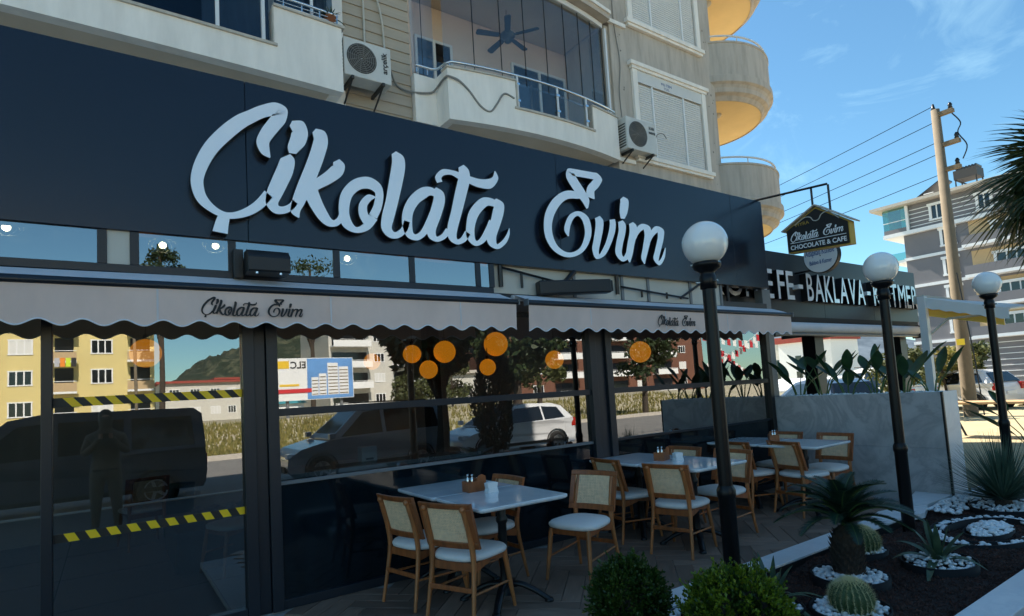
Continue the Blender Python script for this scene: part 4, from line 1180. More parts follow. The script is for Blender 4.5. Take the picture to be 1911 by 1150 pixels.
cable('wall_cable', [(9.42, 8.05, 6.5), (9.52, 8.02, 6.62), (9.60, 7.98, 6.82), (9.75, 7.95, 6.86), (9.85, 7.95, 6.78)], .010, 'loose cable end curling beside the roller shutter')
# ------------------------------------------------------------------ second sign: side hall with dark board
s2 = thing('side_hall_sign', 'charcoal board with slim white capitals over the side hall', 'sign', (11.0, 5.35, 2.6))
sgx = [6.6, 8.6, 10.45, 12.3, 14.3]
for a, b in zip(sgx[:-1], sgx[1:]):
    bx('panel', M['frame'], s2, a + .002, b - .002, 5.30, 5.42, 2.56, 3.63, .003)
def slab_text(txt, x0, x1, z, h):
    mb = MB()
    text3d(mb, txt, lambda a, b, d: (x0 + a, 5.299 - d, z + b), 0, .11, width=x1 - x0, height=h, m=0, ms=1, bold=.008)
    mb.build('letter', [M['letter'], M['black']], s2)
def word(chars, x0, x1):
    ws = [text_tris(ch, .008)[3] + .16 for ch in chars]; tot = sum(ws) - .16
    k = (x1 - x0) / tot; x = x0
    for ch, w_ in zip(chars, ws):
        slab_text(ch, x, x + (w_ - .16) * k, 2.83, .47); x += w_ * k
word('KÜNE', 7.05, 8.72); word('FE', 8.85, 9.32); word('BAKLAVA', 9.72, 11.75); word('KATMER', 12.1, 14.05)
for x in (9.47, 11.85): bx('hyphen', M['letter'], s2, x, x + .13, 5.19, 5.298, 3.02, 3.09)
hall = thing('side_hall_pergola', 'dark pergola posts and roof edge carrying the charcoal sign board', 'pergola', (11, 6.5, 0))
for x in (10.05, 13.35): bx('post', M['black'], hall, x, x + .28, 5.32, 5.55, -.07, 2.555)
bx('roof_beam', M['blackmatte'], hall, 8.30, 14.1, 5.25, 5.60, 2.42, 2.555)
for k in range(6): bx('rafter', M['blackmatte'], hall, 8.5 + k * 1.1, 8.6 + k * 1.1, 5.61, 7.6, 2.44, 2.55)
ra = thing('rolled_awning', 'rolled-up pale awning under the charcoal sign board', 'awning', (11.3, 5.2, 2.3))
MB().tube([(8.45, 5.15, 2.36), (13.75, 5.15, 2.36)], .085, 14).build('roll', M['canvas_top'], ra)
MB().tube([(8.4, 5.15, 2.25), (13.8, 5.15, 2.25)], .03, 10).build('bottom_bar', M['frame_light'], ra)
for x in (8.42, 13.76): bx('end_plate', M['frame'], ra, x, x + .02, 5.05, 5.25, 2.2, 2.46)
# ------------------------------------------------------------------ house-shaped hanging sign
hs = thing('hanging_sign', 'black house-shaped hanging sign with gold edge and white script', 'sign', (8.0, 4.05, 3.3))
Y0, Y1 = 4.47, 3.62          # left and right edge as one reads it
def fH(x): return lambda a, b, d: (x, a, b)
poly = [(Y0, 3.31), (Y1, 3.25), (Y1, 3.56), (4.03, 3.86), (Y0, 3.64)]
MB().prism(poly, lambda a, b, d: (d, a, b), 7.97, 8.11).build('board', [M['gold']], hs, recalc=True)
poly2 = [(Y0 - .012, 3.322), (Y1 + .012, 3.262), (Y1 + .012, 3.55), (4.03, 3.835), (Y0 - .012, 3.628)]
MB().prism(poly2, lambda a, b, d: (d, a, b), 7.958, 7.968).build('face', M['blackmatte'], hs, recalc=True)
for (ya, za), (yb, zb) in (((Y0 + .05, 3.625), (4.03, 3.875)), ((4.03, 3.875), (Y1 - .05, 3.545))):
    v = Vector((0, yb - ya, zb - za)); n_ = Vector((0, -v.z, v.y)).normalized() * .018
    if n_.z < 0: n_ = -n_
    MB().prism([(ya, za), (yb, zb), (yb + n_.y, zb + n_.z), (ya + n_.y, za + n_.z)], lambda a, b, d: (d, a, b), 7.93, 8.15).build('roof_board', M['coping'], hs, recalc=True)
def hy(u): return Y0 - .05 - u
kk = .72 / (SX1 - SX0)
for nm, strokes in script_letters():
    mb = script_mesh(MB(), strokes, lambda x, z, d: (d, hy((x - SX0) * kk + .01), 3.515 + (z - 3.47) * kk * 1.0 - (x - SX0) * kk * .03), 7.9575, 7.953, step=.0004, sub=4)
    mb.build('letter', M['letter'], hs)
mb = MB(); text3d(mb, 'CHOCOLATE & CAFE', lambda a, b, d: (7.9575 - d, hy(a + .0), 3.345 + b - a * .06), 0, .003, width=.76, height=.062, bold=.02)
mb.build('caption', M['letter'], hs)
mb = MB(); text3d(mb, 'MYRA', lambda a, b, d: (7.9575 - d, hy(a + .10), 3.655 + b), 0, .003, width=.19, height=.045)
mb.build('gold_caption', M['gold'], hs)
MB().prism([(hy(0), 3.435), (hy(.76), 3.39), (hy(.76), 3.398), (hy(0), 3.443)], lambda a, b, d: (d, a, b), 7.953, 7.9575).build('line', M['letter'], hs, recalc=True)
for sgn in (1, -1):   # icing drip under the gable
    MB().tube(catmull([(7.952, 4.03 + sgn * .30, 3.66 + (.02 if sgn > 0 else -.04)), (7.952, 4.03 + sgn * .17, 3.745), (7.952, 4.03 + sgn * .08, 3.735), (7.952, 4.03 + sgn * .04, 3.68), (7.952, 4.03, 3.665)], 5), .007, 5).build('icing_line', M['cream'], hs)
br = MB().tube([(8.0, 4.96, 4.23), (8.0, 3.86, 4.13)], .016, 4, smooth=False)
br.build('arm', M['black'], hs)
MB().tube([(8.04, 4.10, 4.15), (8.04, 4.10, 3.84)], .016, 4, smooth=False).build('hanger', M['black'], hs)
MB().tube([(8.04, 3.87, 4.13), (8.04, 3.87, 3.76)], .016, 4, smooth=False).build('hanger', M['black'], hs)
# round sign
rs_ = thing('round_sign', 'round white sign with blue lettering below the house-shaped sign', 'sign', (9.6, 4.9, 3.3))
def onX(px): return px
RC = (9.55, 4.83, 3.50); RR = .285
MB().lathe([(.01, 0), (RR - .02, 0), (RR, -.01), (RR, -.10), (.01, -.10)], 40, smooth=False, mtx=Matrix.Translation(RC) @ Matrix.Rotation(R_(-90), 4, 'Y')).build('disc', [M['black']], rs_)
MB().lathe([(.01, .004), (RR - .015, .004), (RR - .015, -.002)], 40, smooth=False, mtx=Matrix.Translation(RC) @ Matrix.Rotation(R_(-90), 4, 'Y')).build('face', M['white'], rs_)
mb = MB()
text3d(mb, 'Adapkad Künefe', lambda a, b, d: (RC[0] - .006 - d, RC[1] + .24 - a, RC[2] + .02 + b), 0, .003, width=.47, height=.11)
text3d(mb, 'Baklava & Katmer', lambda a, b, d: (RC[0] - .006 - d, RC[1] + .18 - a, RC[2] - .13 + b), 0, .003, width=.36, height=.07)
mb.build('lettering', M['sign_blue'], rs_)
MB().tube([(RC[0] + .05, RC[1], RC[2] - .2), (RC[0] + .05, 5.32, RC[2] - .2)], .02, 6).build('arm', M['black'], rs_)

# ------------------------------------------------------------------ marble planter
pt = thing('marble_planter', 'long grey marble clad planter box closing the terrace', 'planter', (8.3, 3.9, 0))
ys = [2.87, 3.42, 3.98, 4.54, 4.985]
for a, b in zip(ys[:-1], ys[1:]):
    for z0, z1 in ((-.05, .62), (.622, 1.29)):
        bx('panel', M['marble'], pt, 8.10, 8.125, a + .0006, b - .0006, z0, z1)
for z0, z1 in ((-.05, .62), (.622, 1.29)): bx('panel', M['marble_w'], pt, 8.127, 8.53, 2.845, 2.868, z0, z1)
bx('edge_trim', M['black'], pt, 8.098, 8.126, 2.846, 2.869, -.05, 1.292)
bx('core', M['grout'], pt, 8.126, 8.529, 2.87, 4.98, -.05, 1.24)
bx('rim', M['marble'], pt, 8.128, 8.15, 2.872, 4.98, 1.242, 1.288); bx('rim', M['marble'], pt, 8.505, 8.529, 2.872, 4.98, 1.242, 1.288)
mb = MB()
for k in range(520): pebble(mb, rnd.uniform(8.16, 8.5), rnd.uniform(2.9, 4.96), 1.265 + rnd.uniform(-.01, .03), rnd.uniform(.012, .026))
stuff(mb.build('gravel', M['pebble'], pt))

# ------------------------------------------------------------------ lamp posts
def lamp_post(x, y, ztop, label, g=.155):
    t = thing('globe_lamp_post', label, 'lamp post', (x, y, 0), 'black globe lamp posts')
    zc = ztop
    MB().sphere((x, y, zc), g, 36, 24).build('globe', M['globe'], t)
    MB().lathe([(.046, -.02), (.046, .85), (.044, zc - g - .17)], 20, (x, y, 0)).build('shaft', M['pole'], t)
    MB().lathe([(.055, -.02), (.055, .78), (.062, .80), (.062, .84), (.048, .87)], 20, (x, y, 0)).build('sleeve', M['pole'], t)
    MB().lathe([(.044, zc - g - .17), (.056, zc - g - .165), (.056, zc - g - .08), (.05, zc - g - .07), (.05, zc - g - .05), (.088, zc - g - .025), (.098, zc - g - .005), (.098, zc - g + .016), (.085, zc - g + .02)], 24, (x, y, 0)).build('collar', M['pole'], t)
    for a in (.4, 2.5, 4.6):
        c, s_ = math.cos(a), math.sin(a)
        MB().tube([(x + .05 * c, y + .05 * s_, zc - g - .12), (x + .085 * c, y + .085 * s_, zc - g - .12)], .008, 6).build('screw', M['chrome'], t)
        MB().tube([(x + .095 * c, y + .095 * s_, zc - g + .005), (x + .112 * c, y + .112 * s_, zc - g + .005)], .006, 6).build('screw', M['chrome'], t)
    return t
lamp_post(3.45, 2.53, 2.54, 'black globe lamp post rising behind the fresh green box bush')
lamp_post(6.34, 2.63, 2.60, 'black globe lamp post beside the pebble spiral')
lamp_post(9.40, 2.67, 2.62, 'black globe lamp post behind the spiky yucca')

# ------------------------------------------------------------------ white awning and post further along
wa = thing('white_awning', 'white awning on a white post beyond the side hall', 'awning', (13.6, 4.5, 2.4))
bx('post', M['whitemetal'], wa, 13.15, 13.28, 4.74, 4.87, -.07, 2.98)
def P3(x, y, z): return (x, y, z)
top = [(13.2, 4.86, 2.98), (14.6, 4.86, 3.0), (14.6, 3.50, 2.66), (13.2, 3.50, 2.56)]
MB().add(top + [(p[0], p[1], p[2] - .02) for p in top], [(0, 1, 2, 3), (7, 6, 5, 4), (0, 4, 5, 1), (1, 5, 6, 2), (2, 6, 7, 3), (3, 7, 4, 0)]).build('canopy', M['white'], wa)
n = 26
rows = []
for q in range(4):
    s_ = q / 3
    rows.append([(13.19 - .01 * s_, 4.84 + (3.48 - 4.84) * i / n, (2.97 + (2.55 - 2.97) * i / n) - s_ * (.20 + .012 * math.cos(i * 1.6))) for i in range(n + 1)])
MB().strip(rows).build('valance', M['white'], wa)
MB().tube([(13.25, 3.50, 2.55), (14.6, 3.50, 2.65)], .03, 8).build('front_bar', M['whitemetal'], wa)
MB().tube([(13.3, 4.80, 2.2), (13.35, 4.45, 2.5), (13.3, 3.6, 2.50)], .025, 8).build('arm', M['cream'], wa)
bx('roller_box', M['cream'], wa, 13.285, 14.7, 4.80, 4.98, 2.86, 3.02)
MB().prism([(4.80, 2.78), (3.62, 2.40), (3.62, 2.27), (4.80, 2.60)], lambda a, b, d: (d, a, b), 13.40, 13.42).build('underside_glow', mat('painted_glow_yellow', (.80, .56, .12), .8), wa, recalc=True)  # yellow strip paints the glow of the lit canopy underside

# ------------------------------------------------------------------ utility pole and wires
up_ = thing('utility_pole', 'tall tapered concrete utility pole with insulators', 'pole', (23, 7.35, -.1))
MB().lathe([(.205, -.2), (.19, 2.0), (.125, 10.2), (.01, 10.22)], 20, (23, 7.35, 0)).build('shaft', M['concrete'], up_)
for k, (z, l) in enumerate([(10.0, .40), (8.95, .48), (8.1, .42)]):
    bx('cross_arm', M['concrete'], up_, 22.9, 23.1, 7.25 - l, 7.25, z - .06, z + .06)
    for yy in (7.25 - l + .08,): MB().lathe([(.03, .06), (.07, .10), (.05, .16), (.07, .20), (.03, .28), (.01, .28)], 10, (23, yy, z)).build('insulator', M['black'], up_)
MB().lathe([(.03, .0), (.07, .04), (.05, .10), (.03, .22), (.01, .22)], 10, (23, 7.4, 10.2)).build('insulator', M['black'], up_)
MB().tube(catmull([(23, 6.9, 9.9), (23, 6.7, 9.5), (23, 6.8, 9.2), (23, 6.6, 8.7), (23, 6.75, 8.3)], 5), .02, 5).build('jumper_wire', M['black'], up_)
bx('yellow_plate', mat('yellow_plate', (.75, .55, .03), .6), up_, 22.70, 22.715, 7.2, 7.42, 2.25, 2.45)
MB().tube([(22.72, 7.20, 4.6), (22.70, 7.0, 2.0), (22.66, 6.9, 0)], .02, 6).build('earth_cable', M['black'], up_)
for k, (zs, ze) in enumerate([(10.35, 10.7), (9.8, 10.25), (9.1, 9.5), (8.7, 9.0), (8.0, 8.35)]):
    pts = []
    for i in range(13):
        s_ = i / 12
        pts.append((23 + (9.0) * s_, 7.4 + 30 * s_, zs + (ze - zs) * s_ - .9 * 4 * s_ * (1 - s_) * .4))
    tag(MB().tube(pts, .012, 5).build('overhead_wire', M['wire']), ['topmost overhead wire running from the pole top', 'second overhead wire below the topmost', 'middle overhead wire of the five', 'fourth overhead wire, above the lowest', 'lowest overhead wire leaving the pole'][k], 'wire', 'wires running from the utility pole')

# ------------------------------------------------------------------ grey apartment house
GX, GY0, GY1 = 64.0, -5.0, 24.2
gb = thing('grey_apartment_house', 'grey rendered apartment house with white bands and glazed corner attic', 'building', (70, 10, -.3))
bx('wall', M['graywall'], gb, GX, GX + 14, GY0, GY1, -.3, 14.48)
bx('attic_wall', M['graywall'], gb, GX - .1, GX + 14, GY0, 23.55, 14.86, 17.28)
bx('attic_slab', M['white'], gb, GX - .5, GX + 14, GY0 - .3, 25.8, 14.49, 14.85)
bx('roof', M['coping'], gb, GX - 1.3, GX + 15, GY0 - 1, 26.5, 17.30, 17.58)
for z in (12.0, 9.28, 6.6, 3.85): bx('band', M['white'], gb, GX - .12, GX - .002, GY0, GY1 + .1, z, z + .27)
for z in (15.15, 15.55, 15.95, 16.35, 16.75): bx('siding_line', M['white'], gb, GX - .13, GX - .102, GY0, 23.5, z, z + .07)
for z in (.4, .9, 1.4, 1.9, 2.4, 2.9, 3.4): bx('siding_line', M['white'], gb, GX - .03, GX - .002, GY0, GY1, z, z + .06)
bx('corner_post', M['white'], gb, GX - .45, GX - .2, 23.5, 23.72, 14.86, 17.28)
bx('attic_parapet', M['graywall'], gb, GX - .45, GX - .36, 23.73, 25.7, 14.86, 15.25)
bx('attic_rail', M['white'], gb, GX - .46, GX - .40, 23.73, 25.7, 15.95, 16.02)
bx('attic_glass', M['glass_green'], gb, GX - .42, GX - .40, 23.73, 25.7, 15.26, 17.25)
bx('attic_glass', M['glass_green'], gb, GX - .40, GX + 5, 25.69, 25.71, 14.86, 17.25)
bx('attic_inner_wall', M['cream'], gb, GX + 4.9, GX + 5, 23.6, 25.6, 14.86, 17.2)
bx('attic_curtain', M['curtain'], gb, GX + .3, GX + .34, 24.4, 25.5, 15.1, 17.2)
for k, z in enumerate((12.28, 9.56, 6.88)):
    bx('side_balcony', M['white'], gb, GX + .5, GX + 5, GY1 + .01, GY1 + 1.5, z - .25, z)
    bx('side_balcony_glass', M['glass_green'], gb, GX + .48, GX + .5, GY1 + .01, GY1 + 1.5, z, z + .75)
def gwin(y0, y1, z0, z1, x=GX, bars=2):
    fr = MB().box(x - .16, x - .003, y0 - .22, y0, z0 - .1, z1 + .1).box(x - .16, x - .003, y1, y1 + .22, z0 - .1, z1 + .1)
    fr.box(x - .2, x - .003, y0 - .32, y1 + .32, z1 + .1, z1 + .34).box(x - .2, x - .003, y0 - .27, y1 + .27, z0 - .25, z0 - .1)
    w = fr.build('window_surround', M['white'], gb)
    MB().box(x - .05, x - .005, y0 + .001, y1 - .001, z0 - .1, z1 + .1).build('pane', M['carglass'], w)
    for q in range(1, bars):
        ym = y0 + (y1 - y0) * q / bars
        MB().box(x - .08, x - .051, ym - .05, ym + .05, z0 - .1, z1 + .1).build('mullion', M['white'], w)
for z in (12.95, 10.2, 7.55, 4.85): gwin(20.2, 21.0, z, z + 1.2)
gwin(20.8, 21.6, 15.55, 16.6, GX - .1); gwin(17.2, 18.0, 15.45, 16.5, GX - .1); gwin(12.5, 13.5, 15.45, 16.5, GX - .1)
for z in (12.28, 9.56, 6.88, 4.13):
    bx('loggia', M['tanwall'], gb, GX - .03, GX - .004, 8.0, 19.0, z, z + 2.2)
    gwin(15.2, 17.2, z + .25, z + 1.5, GX - .03, 3); gwin(10.2, 12.2, z + .25, z + 1.5, GX - .03, 3)
    bx('loggia_parapet', M['graywall'], gb, GX - 1.2, GX - 1.05, 7.5, 19.3, z + .02, z + .78)
    bx('loggia_floor', M['white'], gb, GX - 1.2, GX - .13, 7.5, 19.3, z - .26, z + .01)
tk = thing('roof_tank', 'dark water tanks and solar panel on the grey house roof', 'tank', (66, 20, 17.6))
for k in range(7): MB().tube([(65.6, 18.4 + k * .24, 19.9), (66.9, 18.4 + k * .24, 19.9)], .11, 8).build('collector_tube', M['frame'], tk)
bx('tank_body', M['grille'], tk, 65.4, 67.2, 18.3, 20.1, 18.9, 19.75)
for x in (65.5, 67.1):
    for y in (18.4, 20.0): MB().tube([(x, y, 17.58), (x, y, 18.95)], .06, 6).build('tank_leg', M['grille'], tk)
    MB().tube([(x, 18.4, 17.7), (x, 20.0, 18.9)], .04, 5).build('tank_brace', M['grille'], tk)
MB().prism([(23.4, 17.66), (20.6, 19.2), (20.6, 19.08), (23.4, 17.585)], lambda a, b, d: (d, a, b), 64.2, 66.6).build('solar_panel', M['frame'], tk, recalc=True)
bx('panel_edge', M['white'], tk, 64.1, 64.19, 21.4, 22.2, 18.0, 18.06)

# ------------------------------------------------------------------ timber bench and far things
be = thing('timber_bench', 'long timber table on black trestle legs in the sun', 'table', (16.5, 5.3, -.07))
for k in range(4): bx('board', M['benchwood'], be, 16.0 + k * .20, 16.192 + k * .20, 3.6, 6.1, .70, .75, .004)
for y in (4.0, 5.7):
    for dx in (.05, .65):
        MB().tube([(16.05 + dx, y - .22, -.07), (16.05 + dx, y + .06, .70)], .025, 6).build('leg', M['black'], be)
        MB().tube([(16.05 + dx, y + .22, -.07), (16.05 + dx, y - .06, .70)], .025, 6).build('leg', M['black'], be)
# ------------------------------------------------------------------ cafe chairs
def make_chair():
    t = thing('cafe_chair', 'x', 'chair', (0, 0, 0), 'cane-backed cafe chairs on the terrace')
    # faces +x ; seat cushion: rounded plan, domed top
    mb = MB(); n = 36
    def plan(a, k):
        c, s_ = math.cos(a), math.sin(a)
        p = 3.2
        r = (abs(c) ** p + abs(s_) ** p) ** (-1 / p)
        x, y = r * c * .235 * k, r * s_ * .235 * k
        y *= 1 + .10 * (x / .235)            # wider at the front
        return x, y
    rows = []
    for k, z in [(.90, .422), (.98, .430), (1.0, .445), (.985, .460), (.93, .472), (.75, .482), (.45, .487), (.01, .489)]:
        rows.append([(plan(2 * math.pi * j / n, k)[0], plan(2 * math.pi * j / n, k)[1], z) for j in range(n)])
    mb.strip(rows, closed=True)
    mb.add(rows[0], [tuple(reversed(range(n)))])
    mb.build('seat_cushion', M['seat'], t)
    # seat rails, arched underneath
    for sy in (-1, 1):
        pts = []
        poly = [(-.20, .418), (.19, .418), (.19, .372), (.10, .376), (0, .395), (-.10, .372), (-.20, .355)]
        MB().prism(poly, lambda a, b, d: (a, d, b), sy * .178 - .011, sy * .178 + .011).build('side_rail', M['wood'], t, .004)
    MB().box(.172, .194, -.165, .165, .375, .418).build('front_rail', M['wood'], t, .003)
    MB().box(-.205, -.183, -.165, .165, .36, .418).build('back_rail', M['wood'], t, .003)
    for sy in (-1, 1):
        MB().tube([(.245, sy * .215, .0), (.215, sy * .198, .21), (.185, sy * .182, .42)], [.0125, .0185, .021], 10).build('leg', M['wood_l'], t)
        pts = catmull([(-.275, sy * .205, 0), (-.235, sy * .192, .22), (-.205, sy * .182, .43), (-.225, sy * .178, .60), (-.275, sy * .172, .775), (-.292, sy * .170, .815)], 4)
        rr = [.0125 + .0095 * min(1, 2 * i / len(pts)) - .004 * max(0, 2 * i / len(pts) - 1) for i in range(len(pts))]
        MB().tube(pts, rr, 10).sphere((-.288, sy * .170, .80), .024, 10, 8).build('leg', M['wood_l'], t)
        MB().tube([(-.236, sy * .192, .215), (.216, sy * .197, .19)], .0095, 8).build('stretcher', M['wood_l'], t)
    MB().box(-.245, -.229, -.19, .19, .228, .262).build('stretcher', M['wood'], t, .004)
    # curved back frame, set in front of the legs
    def back(y, z):
        s_ = (z - .53) / .30
        return (-.198 - .085 * s_ - .028 * (1 - (y / .225) ** 2) + .012, y, z)
    def framebar(y0, y1, z0, z1, m_=20):
        rows = []
        n_ = 10
        for i in range(n_ + 1):
            y = y0 + (y1 - y0) * i / n_
            a = back(y, z0); b = back(y, z1)
            rows.append([(a[0] - .014, y, z0), (a[0] + .014, y, z0), (b[0] + .014, y, z1), (b[0] - .014, y, z1)])
        mbb = MB().strip(rows, smooth=False, closed=True)
        mbb.add(rows[0], [(0, 1, 2, 3)]).add(rows[-1], [(3, 2, 1, 0)])
        return mbb
    bf = MB()
    for q in (framebar(-.228, .228, .515, .562), framebar(-.228, .228, .802, .842), framebar(-.228, -.190, .5625, .8015), framebar(.190, .228, .5625, .8015)):
        bf.V, off = bf.V + q.V, len(bf.V)
        bf.F += [[i + off for i in f] for f in q.F]; bf.M += q.M; bf.S += q.S
    bf.build('backrest_frame', M['wood'], t, .006, recalc=True)
    cm = MB()
    for k in range(30):
        y = -.186 + .372 * k / 29
        pts = [back(y, .56 + .245 * i / 3) for i in range(4)]
        w_ = .0038 if k % 2 else .0050
        rows = [[(p[0] + .004, p[1] - w_, p[2]), (p[0] + .004, p[1] + w_, p[2])] for p in pts]
        cm.strip(rows, smooth=False)
    for k in range(22):
        z = .566 + .235 * k / 21
        w_ = .0035 if k % 2 else .0047
        rows = [[(back(-.188 + .376 * i / 8, z)[0] + .0052, -.188 + .376 * i / 8, z - w_), (back(-.188 + .376 * i / 8, z)[0] + .0052, -.188 + .376 * i / 8, z + w_)] for i in range(9)]
        cm.strip(rows, smooth=False)
    cm.build('cane_panel', M['cane'], t)
    return t
chair = make_chair()
CH = [ # x, y, facing deg, label
    (2.10, 4.42, 12, 'cane-backed chair tucked in at the glass end of the lone paired table'),
    (2.19, 3.86, 24, 'cane-backed chair at the near corner of the table by the dark counter'),
    (2.70, 4.45, 182, 'cane-backed chair half hidden behind the first paired table'),
    (3.33, 3.92, 197, 'cane-backed chair pulled out and turned, standing alone between two tables'),
    (4.53, 4.55, -5, 'cane-backed chair at the middle table, next to the glass mullion'),
    (4.50, 3.82, 15, 'cane-backed chair with its back to the pulled-out chair, at the middle table'),
    (5.22, 3.90, 180, 'cane-backed chair facing back across the middle table, partly behind the lamp post'),
    (5.24, 4.55, 181, 'cane-backed chair behind the napkin box of the middle table'),
    (6.45, 4.34, -8, 'cane-backed chair at the planter-end table, on the glass side'),
    (6.66, 3.82, -12, 'cane-backed chair with its back turned at the planter-end table'),
    (7.22, 3.84, 178, 'cane-backed chair standing against the marble planter'),
    (7.24, 4.48, 182, 'cane-backed chair behind the napkin box of the planter-end table'),
]
for k, (x, y, a, lb) in enumerate(CH):
    if k == 0:
        chair.location = (x, y, 0); chair.rotation_euler = (0, 0, R_(a)); chair['label'] = lb
    else: copy_tree(chair, (x, y, 0), R_(a), lb)
c_in = copy_tree(chair, (1.05, 6.55, 0), R_(200), 'dim cane-backed chair standing inside behind the door glass'); c_in['group'] = 'cane-backed chairs inside'
c_in = copy_tree(chair, (1.45, 7.0, .0), R_(100), 'dim cane-backed chair inside, beside the stone hearth'); c_in['group'] = 'cane-backed chairs inside'
c_in.location = (.35, 8.6, 0)

# ------------------------------------------------------------------ tables
def make_table():
    t = thing('cafe_table', 'x', 'table', (0, 0, 0), 'white topped pedestal tables')
    hx, hy_, c = .390, .362, .028
    def outl(k):
        a, b = hx - k, hy_ - k
        pts = []
        for sx, sy, s0 in ((1, 1, 0), (-1, 1, 1), (-1, -1, 2), (1, -1, 3)):
            for q in range(4):
                an = math.pi / 2 * s0 + math.pi / 2 * q / 3
                pts.append(((a - c) * sx + c * math.cos(an), (b - c) * sy + c * math.sin(an)))
        return pts
    rows = [[(x, y, z) for x, y in outl(k)] for k, z in ((.022, .756), (.008, .762), (0, .772), (0, .785), (.003, .790))]
    mb = MB().strip(rows, smooth=False, closed=True)
    nn = len(rows[0]); mb.add(rows[0], [tuple(reversed(range(nn)))]).add(rows[-1], [tuple(range(nn))])
    mb.build('top', M['tabletop'], t)
    MB().lathe([(.06, .05), (.052, .09), (.036, .13), (.034, .30), (.040, .31), (.040, .33), (.034, .34), (.034, .58), (.046, .60), (.046, .62), (.034, .64), (.036, .748)], 18).build('column', M['black'], t)
    MB().box(-.16, .16, -.16, .16, .746, .7555).build('top_plate', M['black'], t)
    for k in range(4):
        a = R_(45 + 90 * k); c_, s_ = math.cos(a), math.sin(a)
        pts = catmull([(.03 * c_, .03 * s_, .13), (.12 * c_, .12 * s_, .125), (.22 * c_, .22 * s_, .085), (.30 * c_, .30 * s_, .035), (.335 * c_, .335 * s_, .016)], 4)
        rr = [.034 - .008 * i / len(pts) for i in range(len(pts))]
        f = MB().tube(pts, rr, 8, flat=.7).build('foot', M['black'], t)
        MB().lathe([(.034, 0), (.036, .008), (.028, .022), (.005, .026)], 10, (.335 * c_, .335 * s_, 0)).build('pad', M['black'], t)
    return t
tb = make_table()
TB = [(2.51, 3.895, -1, 'white topped table standing near the box bushes, chair pulled away'), (2.505, 4.622, -1, 'white topped table against the glass by the inner counter'),
      (4.76, 3.86, 0, 'white topped table behind the lamp post'), (4.76, 4.587, 0, 'white topped table of the middle pair, against the glass'),
      (6.77, 3.84, 0, 'white topped table closest to the marble planter, in the open'), (6.78, 4.567, 0, 'white topped table in the corner of glass and planter')]
for k, (x, y, a, lb) in enumerate(TB):
    if k == 0: tb.location = (x, y, 0); tb.rotation_euler = (0, 0, R_(a)); tb['label'] = lb
    else: copy_tree(tb, (x, y, 0), R_(a), lb)
# condiment boxes and napkin holders
def make_caddy():
    t = thing('condiment_box', 'x', 'box', (0, 0, 0), 'condiment boxes on the tables')
    MB().box(-.085, .085, -.055, .055, 0, .012).box(-.085, -.075, -.055, .055, .012, .085).box(.075, .085, -.055, .055, .012, .085).box(-.0745, .0745, -.055, -.047, .012, .085).box(-.0745, .0745, .047, .055, .012, .085).box(-.003, .003, -.0465, .0465, .012, .11).build('wooden_box', M['wood'], t, .003)
    MB().prism([(-.0, .11), (.02, .128), (.05, .135), (.08, .12), (.084, .0855), (0, .0855)], lambda a, b, d: (a, d, b), -.0553, -.047).build('shaped_side', M['wood'], t)
    for k in range(5): MB().box(.012 + k * .011, .019 + k * .011, -.04, .04, .013, .095 + .006 * (k % 2)).build('sachet', M['white'], t)
    for x in (-.05, -.025):
        MB().lathe([(.001, .013), (.013, .013), (.013, .10), (.006, .115), (.006, .125), (.009, .127), (.009, .14), (.001, .142)], 12, (x, .015 * (1 if x < -.03 else -1), 0)).build('shaker', M['chrome'], t)
    return t
cad = make_caddy()
def make_napkin():
    t = thing('napkin_holder', 'x', 'napkin holder', (0, 0, 0), 'napkin holders on the tables')
    MB().prism([(-.05, 0), (.05, 0), (.04, .035), (-.04, .035)], lambda a, b, d: (a, d, b), -.03, .03).build('holder', M['white'], t, .004)
    for k in range(7): 
        y = -.024 + k * .008
        MB().prism([(-.038, .01), (.038, .01), (.05, .075), (.0, .085), (-.05, .075)], lambda a, b, d: (a + .0, y + d, b), 0, .003).build('napkin', M['white'], t)
    return t
nap = make_napkin()
for k, (x, y, lbl) in enumerate([(2.52, 4.27, 'first paired table'), (4.78, 4.24, 'middle table'), (6.80, 4.22, 'planter-end table')]):
    if k == 0:
        cad.location = (x - .02, y, .7905); cad['label'] = 'small wooden condiment box with shakers on the ' + lbl
        nap.location = (x + .04, y - .17, .7905); nap['label'] = 'white napkin holder on the ' + lbl
    else:
        copy_tree(cad, (x - .02, y, .7905), R_(20 * k), 'small wooden condiment box with shakers on the ' + lbl)
        if k == 1: copy_tree(nap, (x + .03, y - .17, .7905), R_(-10), 'white napkin holder on the ' + lbl)
